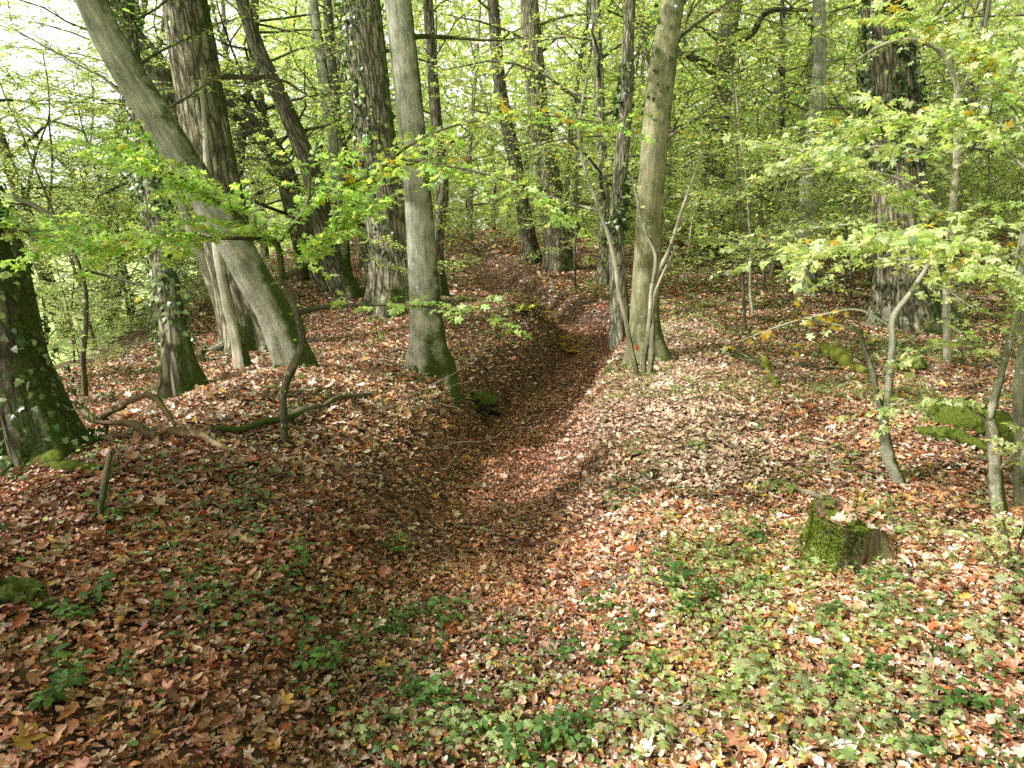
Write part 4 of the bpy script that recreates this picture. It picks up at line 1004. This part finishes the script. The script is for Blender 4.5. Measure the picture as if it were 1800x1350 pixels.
lb.add(np.stack([c[0] + rr * np.cos(az) + .02, c[1] + rr * np.sin(az), zt + .02 + rs.random(m_) * .03], -1), rs.normal(0, 1, (m_, 3)) * [1, 1, .3], unit(np.array([0, 0, 1.]) + rs.normal(0, .4, (m_, 3))), .06 * rs.uniform(.7, 1.2, m_), tint(rs, DRYC, m_, .25))
o = crown_mesh('leaves_on_stump', [(lb, MAPLE_DRY)], M['litter'], None, None, None, c); o['kind'] = 'stuff'

# ------------------------------------------------------------------ brambles and seedlings one can count
def sprig(kind, seed, hgt, nst):
    rs = np.random.default_rng(seed); tb = Tubes(); bag = Bag()
    for k in range(nst):
        az = rs.random() * 6.3
        p = wander(rs, (0, 0, -.02), (math.cos(az) * .6, math.sin(az) * .6, 1), hgt * rs.uniform(.7, 1.2), 5, .2, -.05)
        tb.add(p, np.linspace(.003, .0015, 6), 5, cap=False)
        for t in np.linspace(.4, 1, 4 if kind == 'bramble' else 3):
            q = np.array([np.interp(t * 5, np.arange(6), p[:, a]) for a in range(3)])
            a0 = rs.random() * 6.3; m = 3 if kind == 'bramble' else 2
            for a in range(m):
                aa = a0 + (a - 1) * 1.0 if m == 3 else a0 + a * PI
                D = np.array([math.cos(aa), math.sin(aa), rs.normal(-.1, .2)])
                bag.add(q + unit(D) * .02, D, unit(np.array([0, 0, 1.]) + rs.normal(0, .25, 3)), (.05 if kind == 'bramble' else .04) * rs.uniform(.8, 1.25), tint(rs, (np.array([(.10, .22, .06), (.15, .28, .08), (.08, .17, .05)]) if kind == 'bramble' else PALE * .8), 1, .2))
    return tb, bag
def plant_proto(name, label, cat, kind, seed, h, n, group):
    root = thing(name, label, cat, (0, 0, 0), group); tb, bag = sprig(kind, seed, h, n)
    tb.build('stem', M['twig'], root); bag.build('foliage', OVAL5 if kind == 'bramble' else MAPLE, M['leaf'], root)
    return root
def copy_tree(root, loc, rz, sc, label=None):
    r = root.copy(); COL.objects.link(r); r.location = [float(v) for v in loc]; r.rotation_euler = (0, 0, rz); r.scale = (sc,) * 3
    if label: r['label'] = label
    for ch in list(root.children):
        c = ch.copy(); COL.objects.link(c); c.parent = r
        for g in ch.children:
            d = g.copy(); COL.objects.link(d); d.parent = c
    return r
def place(protos, spots):
    used = set()
    for n_, (p, rz, sc) in enumerate(spots):
        pr = protos[n_ % len(protos)]
        if pr.name not in used:
            used.add(pr.name); pr.location = [float(v) for v in p]; pr.rotation_euler = (0, 0, rz); pr.scale = (sc,) * 3
        else: copy_tree(pr, p, rz, sc)
rs = np.random.default_rng(77)
br = [plant_proto('bramble_plant', 'small dark green bramble sprout growing up through the dead leaves', 'bramble', 'bramble', 200 + k, .2, 3, 'bramble sprouts in the leaf litter') for k in range(4)]
spots = []
for px, py in [(745, 1085), (790, 1100), (720, 1120), (560, 1185), (545, 1165), (690, 975), (1195, 1040), (1170, 1000), (1240, 1060), (1310, 990), (1350, 960), (1110, 1140), (1090, 1110), (1155, 1180), (980, 1330), (930, 1340), (1010, 1300), (770, 1240), (700, 1230), (820, 1280), (1290, 1130), (1330, 1030), (1200, 1090), (1060, 1160), (350, 1080), (110, 1200), (60, 1260), (1410, 940), (1640, 1160), (1690, 1250)] + [(rs.uniform(600, 1780), rs.uniform(1040, 1335)) for _ in range(12)] + [(rs.uniform(150, 600), rs.uniform(900, 1300)) for _ in range(6)]:
    spots.append((G(px, py), rs.random() * 6.3, rs.uniform(.45, .9)))
place(br, spots)
sd = [plant_proto('maple_seedling', 'knee-high maple seedling with pale yellow-green leaves on the forest floor', 'seedling', 'maple', 300 + k, .16, 3, 'maple seedlings on the forest floor') for k in range(4)]
for o in sd: o['label'] = 'tiny maple seedling with pale yellow-green leaves on the forest floor'
spots = []
for px, py in [(1530, 1110), (1420, 1100), (1590, 1090), (1540, 1300), (1430, 1320), (1420, 1180), (1490, 1190), (1360, 1200), (1250, 1000), (1260, 900), (1320, 800), (1230, 790), (1420, 780), (1680, 1010), (1720, 990), (1700, 1100), (1300, 1290), (1200, 1330), (680, 1260), (640, 1300), (760, 1310), (695, 960), (1120, 800), (1360, 860), (1480, 800), (1600, 1010), (1750, 1290), (1320, 1180), (1610, 1230), (1270, 1220), (1400, 1250), (1080, 1010)] + [(rs.uniform(640, 1780), rs.uniform(1060, 1335)) for _ in range(24)] + [(rs.uniform(1050, 1780), rs.uniform(820, 1060)) for _ in range(16)]:
    spots.append((G(px, py), rs.random() * 6.3, rs.uniform(.5, 1.25)))
place(sd, spots)
print('plants', time.time() - T0)

# dark mossy clod under the root, yellowing fern on the bank edge, a red leaf
def clod(c0, off, sc, rad, label, seed):
    nth, nph = 56, 36
    th, ph = np.meshgrid(np.linspace(0, 2 * PI, nth, endpoint=False), np.linspace(.02, PI - .02, nph))
    u = np.stack([np.sin(ph) * np.cos(th), np.sin(ph) * np.sin(th), np.cos(ph)], -1)
    r = rad * (1 + .42 * fbm(u[..., 0] * 2.2 + seed, u[..., 1] * 2.2, u[..., 2] * 2.2 + 4, 5))
    V = c0 + np.array(off) + u * r[..., None] * sc
    i = np.arange(nph - 1)[:, None] * nth; j = np.arange(nth)[None]; j2 = (j + 1) % nth
    o = link_mesh('moss_clod', V.reshape(-1, 3), None, np.stack([i + nth + j, i + nth + j2, i + j2, i + j], -1).reshape(-1, 4), M['clod'], None, c0, bark=(V - c0).reshape(-1, 3))
    o['label'] = label; o['category'] = 'clod'
M['clod'] = bark_mat('dark_clod', (.02, .017, .012), (.09, .07, .05), .55, (20, 20, 20), .9, 0, (.06, .085, .014), (0, 0, 1), foot=0)
clod(G(838, 722), [0, .08, .03], [1.25, 1, .85], .17, 'dark earthy clod with moss jutting from the bank beside the mossy root', 0)
clod(G(5, 1085), [-.05, .1, -.03], [1.2, 1, .7], .11, 'dark mossy earth lump at the left edge of the leaf bank', 3)
rs = np.random.default_rng(123)
c0 = G(965, 572); root = thing('fern', 'yellowing fern fronds drooping over the edge of the ditch bend', 'fern', c0)
for k in range(13):
    p = c0 + np.array([rs.uniform(-.6, .7), rs.uniform(-.15, .15), 0]); p[2] = hz(p[0], p[1])
    az = rs.normal(-PI / 2, .8); fr = wander(rs, p, (math.cos(az) * .8, math.sin(az) * .8, .75), rs.uniform(.3, .55), 8, .08, -.16)
    bag = Bag(); tb = Tubes(); tb.add(fr, np.linspace(.003, .001, 9), 4, cap=False)
    for a in range(34):
        t = .12 + .88 * a / 34; q = np.array([np.interp(t * 8, np.arange(9), fr[:, x]) for x in range(3)]); d = unit(fr[min(8, int(t * 8) + 1)] - fr[int(t * 7.9)])
        sd_ = unit(np.cross(d, [0, 0, 1.])) * (1 if a % 2 else -1)
        bag.add(q, sd_ + d * .35 + np.array([0, 0, -.2]), np.array([0, 0, 1.]) + rs.normal(0, .2, 3), .10 * (1.05 - t) + .012, tint(rs, np.array([(.45, .40, .08), (.55, .38, .07), (.36, .40, .10), (.5, .28, .06)]), 1, .2))
    crown_mesh('frond', [(bag, DIA)], M['leaf'], tb, M['twig'], root, c0)
lf = Bag(); p = W(1119, 606, G(1128, 662)[1] - .03); lf.add(p, [0.2, -.3, -1], [0, -1, .25], .07, [(.62, .13, .05)])
o = lf.build('red_leaf', MAPLE, M['litter'], None, p); o['label'] = 'single orange-red leaf caught between the white coppice stems'; o['category'] = 'leaf'

# ================================================================== THE WOOD BEHIND
def wood_tree(seed, H, r0, nb, blen, pal, lsz, ntw, nlf, first, name, label, group, bark, cat='tree', lean=.05):
    rs = np.random.default_rng(seed)
    n = 14; pts = wander(rs, (0, 0, -.3), (rs.normal(0, lean), rs.normal(0, lean), 1), H, n, .05, .06)
    rad = r0 * np.linspace(1.15, .25, n + 1); rad[0] *= 1.25
    P, Rr, s = smooth_path(pts, rad, 60)
    root = thing(name, label, cat, (0, 0, 0), group)
    tb = Tubes(); tb.add(P, Rr, 14, disp=flare_fn('furrow' if r0 > .12 else 'smooth', seed, .35), seed=seed)
    bag = Bag(); tw = Tubes()
    for k in range(nb):
        t = first + (1 - first) * ((k + rs.random()) / nb) ** 1.1
        zz = t * s[-1]; p = np.array([np.interp(zz, s, P[:, a]) for a in range(3)])
        az = k * 2.4 + rs.normal(0, .4)
        d = np.array([math.cos(az), math.sin(az), rs.uniform(.05, .75)])
        L = blen * rs.uniform(.55, 1.15) * (1 - .45 * t)
        b = wander(rs, p, d, L, 6, .2, .0); rb = min(np.interp(zz, s, Rr) * .4, .012 + L * .012)
        (tb if rb > .02 else tw).add(b, np.linspace(rb, .006, 7), 6, cap=False, seed=k)
        leafy(rs, tw, bag, b, ntw if t < .6 else ntw // 2, L * .35, nlf, lsz, pal, .2, .005, .35, .04, sides=3, v=.35)
    tb.build('trunk', bark, root)
    crown_mesh('crown', [(bag, DIA)], M['leaf'], tw, M['twig'], root)
    return root, bag.count()
rs = np.random.default_rng(99)
WT = 'tall wood tree with a dark straight trunk and thin olive crown in the background'
protos = []
for k in range(7):
    pr, nl = wood_tree(400 + k, rs.uniform(13, 17), rs.uniform(.06, .16), 38, 4.4, np.vstack([OLIVE, GREEN * 1.3]) * (.95 if k % 2 else 1.12), .115, 13, 19, .12, 'wood_tree', WT, 'trees of the wood behind', M['grey_bark'] if k % 3 else M['oak'])
    protos.append(pr)
print('wood tree leaves', nl)
spots = []; pts = []
tries = 0
while len(spots) < 104 and tries < 6000:
    tries += 1
    y = 17 + 41 * rs.random() ** .8; x = rs.uniform(-.30 * y, .92 * y + 3)
    if x < edge_x(y) + 2.2: continue
    dd, dep, _ = ditch_dist(np.array([x]), np.array([y]))
    if dd[0] < 1.2: continue
    if any((x - a) ** 2 + (y - b) ** 2 < 1.9 ** 2 for a, b in pts): continue
    pts.append((x, y)); spots.append(((x, y, hz(x, y)), rs.random() * 6.3, rs.uniform(.8, 1.2)))
place(protos, spots)
US = 'slender understorey sapling with flat layers of light green leaves in the middle of the wood'
protos = [wood_tree(500 + k, rs.uniform(3.5, 6), rs.uniform(.018, .035), 18, 2.0, np.vstack([GREEN * 1.2, OLIVE, PALE * .9]) * (.95 + .05 * k), .078, 11, 17, .18, 'understorey_sapling', US, 'understorey saplings in the wood', M['pale_bark'] if k % 2 else M['twig'], 'sapling', .12)[0] for k in range(6)]
spots = []; tries = 0
while len(spots) < 115 and tries < 6000:
    tries += 1
    y = 10.5 + 30 * rs.random(); x = rs.uniform(-.28 * y, .8 * y + 1)
    if x < edge_x(y) + 2: continue
    dd, dep, _ = ditch_dist(np.array([x]), np.array([y]))
    if dd[0] < 1.3: continue
    if y < 14 and -.5 < x < 3.5: continue
    px, py, _ = to_px(np.array([[x, y, hz(x, y)]]))
    if y < 13 and rs.random() < .6: continue
    if y < 12.6 and 1440 < px[0] < 1720: continue
    spots.append(((x, y, hz(x, y)), rs.random() * 6.3, rs.uniform(.6, 1.15)))
place(protos, spots)
# meadow-edge shrubs, bright in the open light
ES = 'bright leafy shrub at the sunny meadow edge on the left'
protos = [wood_tree(600 + k, rs.uniform(3.0, 5.5), .03, 34, 2.3, PALE * (.9 + .06 * k), .065, 13, 19, .05, 'edge_shrub', ES, 'shrubs along the meadow edge', M['twig'], 'shrub', .15)[0] for k in range(4)]
spots = []
for x, y, sc in [(-6.9, 11.4, .9), (-5.9, 12.4, .75), (-7.4, 13.4, 1), (-5.6, 13.4, .7), (-8.6, 12.6, 1.1), (-6.3, 14.5, 1), (-8.5, 15.5, 1.2), (-7.2, 17.5, 1.1), (-9.8, 19, 1.3), (-8.4, 21.5, 1.2), (-10.5, 24, 1.3), (-5.0, 8.0, .32), (-6.3, 9.8, .45), (-9.8, 11.4, 1.0), (-8.6, 14, 1.1)]:
    spots.append(((x, y, hz(x, y)), rs.random() * 6.3, sc))
place(protos, spots)
# taller edge trees whose limbs hang over the meadow at upper left
ET = 'edge tree with pale sunlit leaves spreading over the meadow at the left'
protos = [wood_tree(650 + k, rs.uniform(10, 13), .13, 26, 4.6, np.vstack([PALE * 1.05, GREEN * 1.2]), .105, 13, 17, .18, 'edge_tree', ET, 'trees along the meadow edge', M['dark_bark'], 'tree', .15)[0] for k in range(3)]
spots = [((x, y, hz(x, y)), rs.random() * 6.3, sc) for x, y, sc in [(-8.4, 13.2, .95), (-6.9, 16.2, 1), (-10.5, 18, 1.05), (-8.4, 22, 1.1), (-12.5, 25, 1.1), (-10.2, 29, 1.2), (-5.6, 18.8, 1), (-11.5, 14, .9), (-13.5, 19.5, 1), (-9.6, 16.4, .85), (-15, 24, 1.1), (-7.2, 24.5, 1.1), (-12.2, 32, 1.2)]]
place(protos, spots)
FT = 'pale hazy tree standing far out beyond the bright meadow'
protos = [wood_tree(680 + k, 11, .3, 34, 6, np.array([(.33, .36, .17), (.4, .4, .2), (.28, .33, .18)]), .42, 8, 9, .1, 'field_tree', FT, 'hazy trees beyond the meadow', M['twig'])[0] for k in range(2)]
spots = [((x, y, hz(x, y)), rs.random() * 6.3, sc) for x, y, sc in [(-62, 95, .8), (-75, 100, .9), (-88, 98, .8), (-54, 90, .7), (-70, 120, 1.1), (-95, 125, 1.2), (-60, 130, 1.2), (-48, 110, 1), (-110, 120, 1)]]
place(protos, spots)
# the far mass of the wood
db = Bag(); n = 140000
ang = rs.uniform(-.42, 1.0, n); d = rs.uniform(46, 85, n); x = d * np.sin(ang); y = d * np.cos(ang); z = height(x, y)
hh = rs.random(n) ** 1.3 * 28
k = (vn(x * .22, y * .22, hh * .3) + .5 * vn(x * .6, y * .6, hh * .8) > -.2 + .3 * sst(10, 26, hh)) & (x > edge_x(y) + 2)
x, y, z, hh = x[k], y[k], z[k], hh[k]; q = len(x)
db.add(np.stack([x, y, z + hh], -1), rs.normal(0, 1, (q, 3)) * [1, 1, .4], unit(rs.normal(0, .6, (q, 3)) + np.array([0, -.3, .8])), .55 * rs.uniform(.6, 1.4, q), tint(rs, OLIVE * 1.0, q, .35))
# unseen rest of the wood, added as a leaf ring to block sky light
n = 60000; ang = np.radians(rs.uniform(46, 304, n)); lowside = ang > np.radians(212)
d = np.where(lowside, rs.uniform(15, 22, n), rs.uniform(9, 19, n)); x = d * np.sin(ang); y = d * np.cos(ang)
hh = rs.random(n) * np.where(lowside, 5.5, 13); k = vn(x * .35, y * .35, hh * .35) > -.3
x, y, hh = x[k], y[k], hh[k]; q = len(x)
db.add(np.stack([x, y, height(x, y) + hh], -1), rs.normal(0, 1, (q, 3)) * [1, 1, .4], unit(rs.normal(0, .5, (q, 3)) + np.array([0, 0, .8])), .42 * rs.uniform(.6, 1.4, q), tint(rs, OLIVE, q, .35))
o = crown_mesh('woods_and_sky_screen', [(db, DIA)], M['leaf']); o['kind'] = 'stuff'
print('wood', time.time() - T0)
# ================================================================== LIGHT, SKY, CAMERA
w = bpy.data.worlds.new('World'); SC.world = w; w.use_nodes = True
nt = w.node_tree; nt.nodes.clear()
sky = nt.nodes.new('ShaderNodeTexSky'); sky.sky_type = 'NISHITA'; sky.sun_disc = False
sky.sun_elevation = SUN_EL; sky.sun_rotation = math.atan2(TO_SUN[0], TO_SUN[1]) % (2 * PI)
sky.air_density = 1.0; sky.dust_density = 10.0; sky.ozone_density = 1.0
bg = nt.nodes.new('ShaderNodeBackground'); bg.inputs[1].default_value = .15
wo = nt.nodes.new('ShaderNodeOutputWorld')
# thin bright cloud over the blue
tc = nt.nodes.new('ShaderNodeTexCoord'); mp = nt.nodes.new('ShaderNodeMapping'); mp.inputs['Scale'].default_value = (1, 1, 2.5)
cn = nt.nodes.new('ShaderNodeTexNoise'); cn.inputs['Scale'].default_value = 3.2; cn.inputs['Detail'].default_value = 7; cn.inputs['Roughness'].default_value = .6
nt.links.new(tc.outputs['Generated'], mp.inputs[0]); nt.links.new(mp.outputs[0], cn.inputs['Vector'])
cr = ramp(nt, [(.34, (.5, .5, .5)), (.52, (.95, .95, .95))]); nt.links.new(cn.outputs['Fac'], cr.inputs[0])
cm = N(nt, 'ShaderNodeMix', data_type='RGBA'); sx_ = nt.nodes.new('ShaderNodeSeparateXYZ'); nt.links.new(tc.outputs['Generated'], sx_.inputs[0])
zr = ramp(nt, [(.22, (1, 1, 1)), (.6, (.22, .22, .22))]); nt.links.new(sx_.outputs['Z'], zr.inputs[0])       # cloud thins overhead
mu_ = N(nt, 'ShaderNodeMath', operation='MULTIPLY'); nt.links.new(cr.outputs[0], mu_.inputs[0]); nt.links.new(zr.outputs[0], mu_.inputs[1])
nt.links.new(mu_.outputs[0], cm.inputs[0]); nt.links.new(sky.outputs[0], cm.inputs[6]); cm.inputs[7].default_value = (15.5, 15.9, 16.2, 1)
nt.links.new(cm.outputs[2], bg.inputs[0]); nt.links.new(bg.outputs[0], wo.inputs[0])
sl = bpy.data.lights.new('sun', 'SUN'); sl.energy = 5.0; sl.angle = math.radians(.5); sl.color = (1, .965, .90)
so = bpy.data.objects.new('sun', sl); COL.objects.link(so)
from mathutils import Vector
so.rotation_euler = Vector(TO_SUN).to_track_quat('Z', 'Y').to_euler()
cd = bpy.data.cameras.new('camera'); cd.sensor_width = 36; cd.lens = 36 * F / 1800; cd.clip_start = .05; cd.clip_end = 2000
co = bpy.data.objects.new('camera', cd); COL.objects.link(co)
co.location = CAM; co.rotation_euler = (PI / 2 - PITCH, 0, 0)
SC.camera = co
SC.view_settings.view_transform = 'Standard'; SC.view_settings.look = 'None'; SC.view_settings.exposure = 0; SC.view_settings.gamma = 1
cy = SC.cycles
cy.max_bounces = 5; cy.diffuse_bounces = 3; cy.glossy_bounces = 2; cy.transmission_bounces = 4; cy.transparent_max_bounces = 4
cy.use_adaptive_sampling = True; cy.adaptive_threshold = .015
cy.sample_clamp_indirect = 4; cy.caustics_reflective = False; cy.caustics_refractive = False
cy.use_denoising = False
print('built', time.time() - T0)
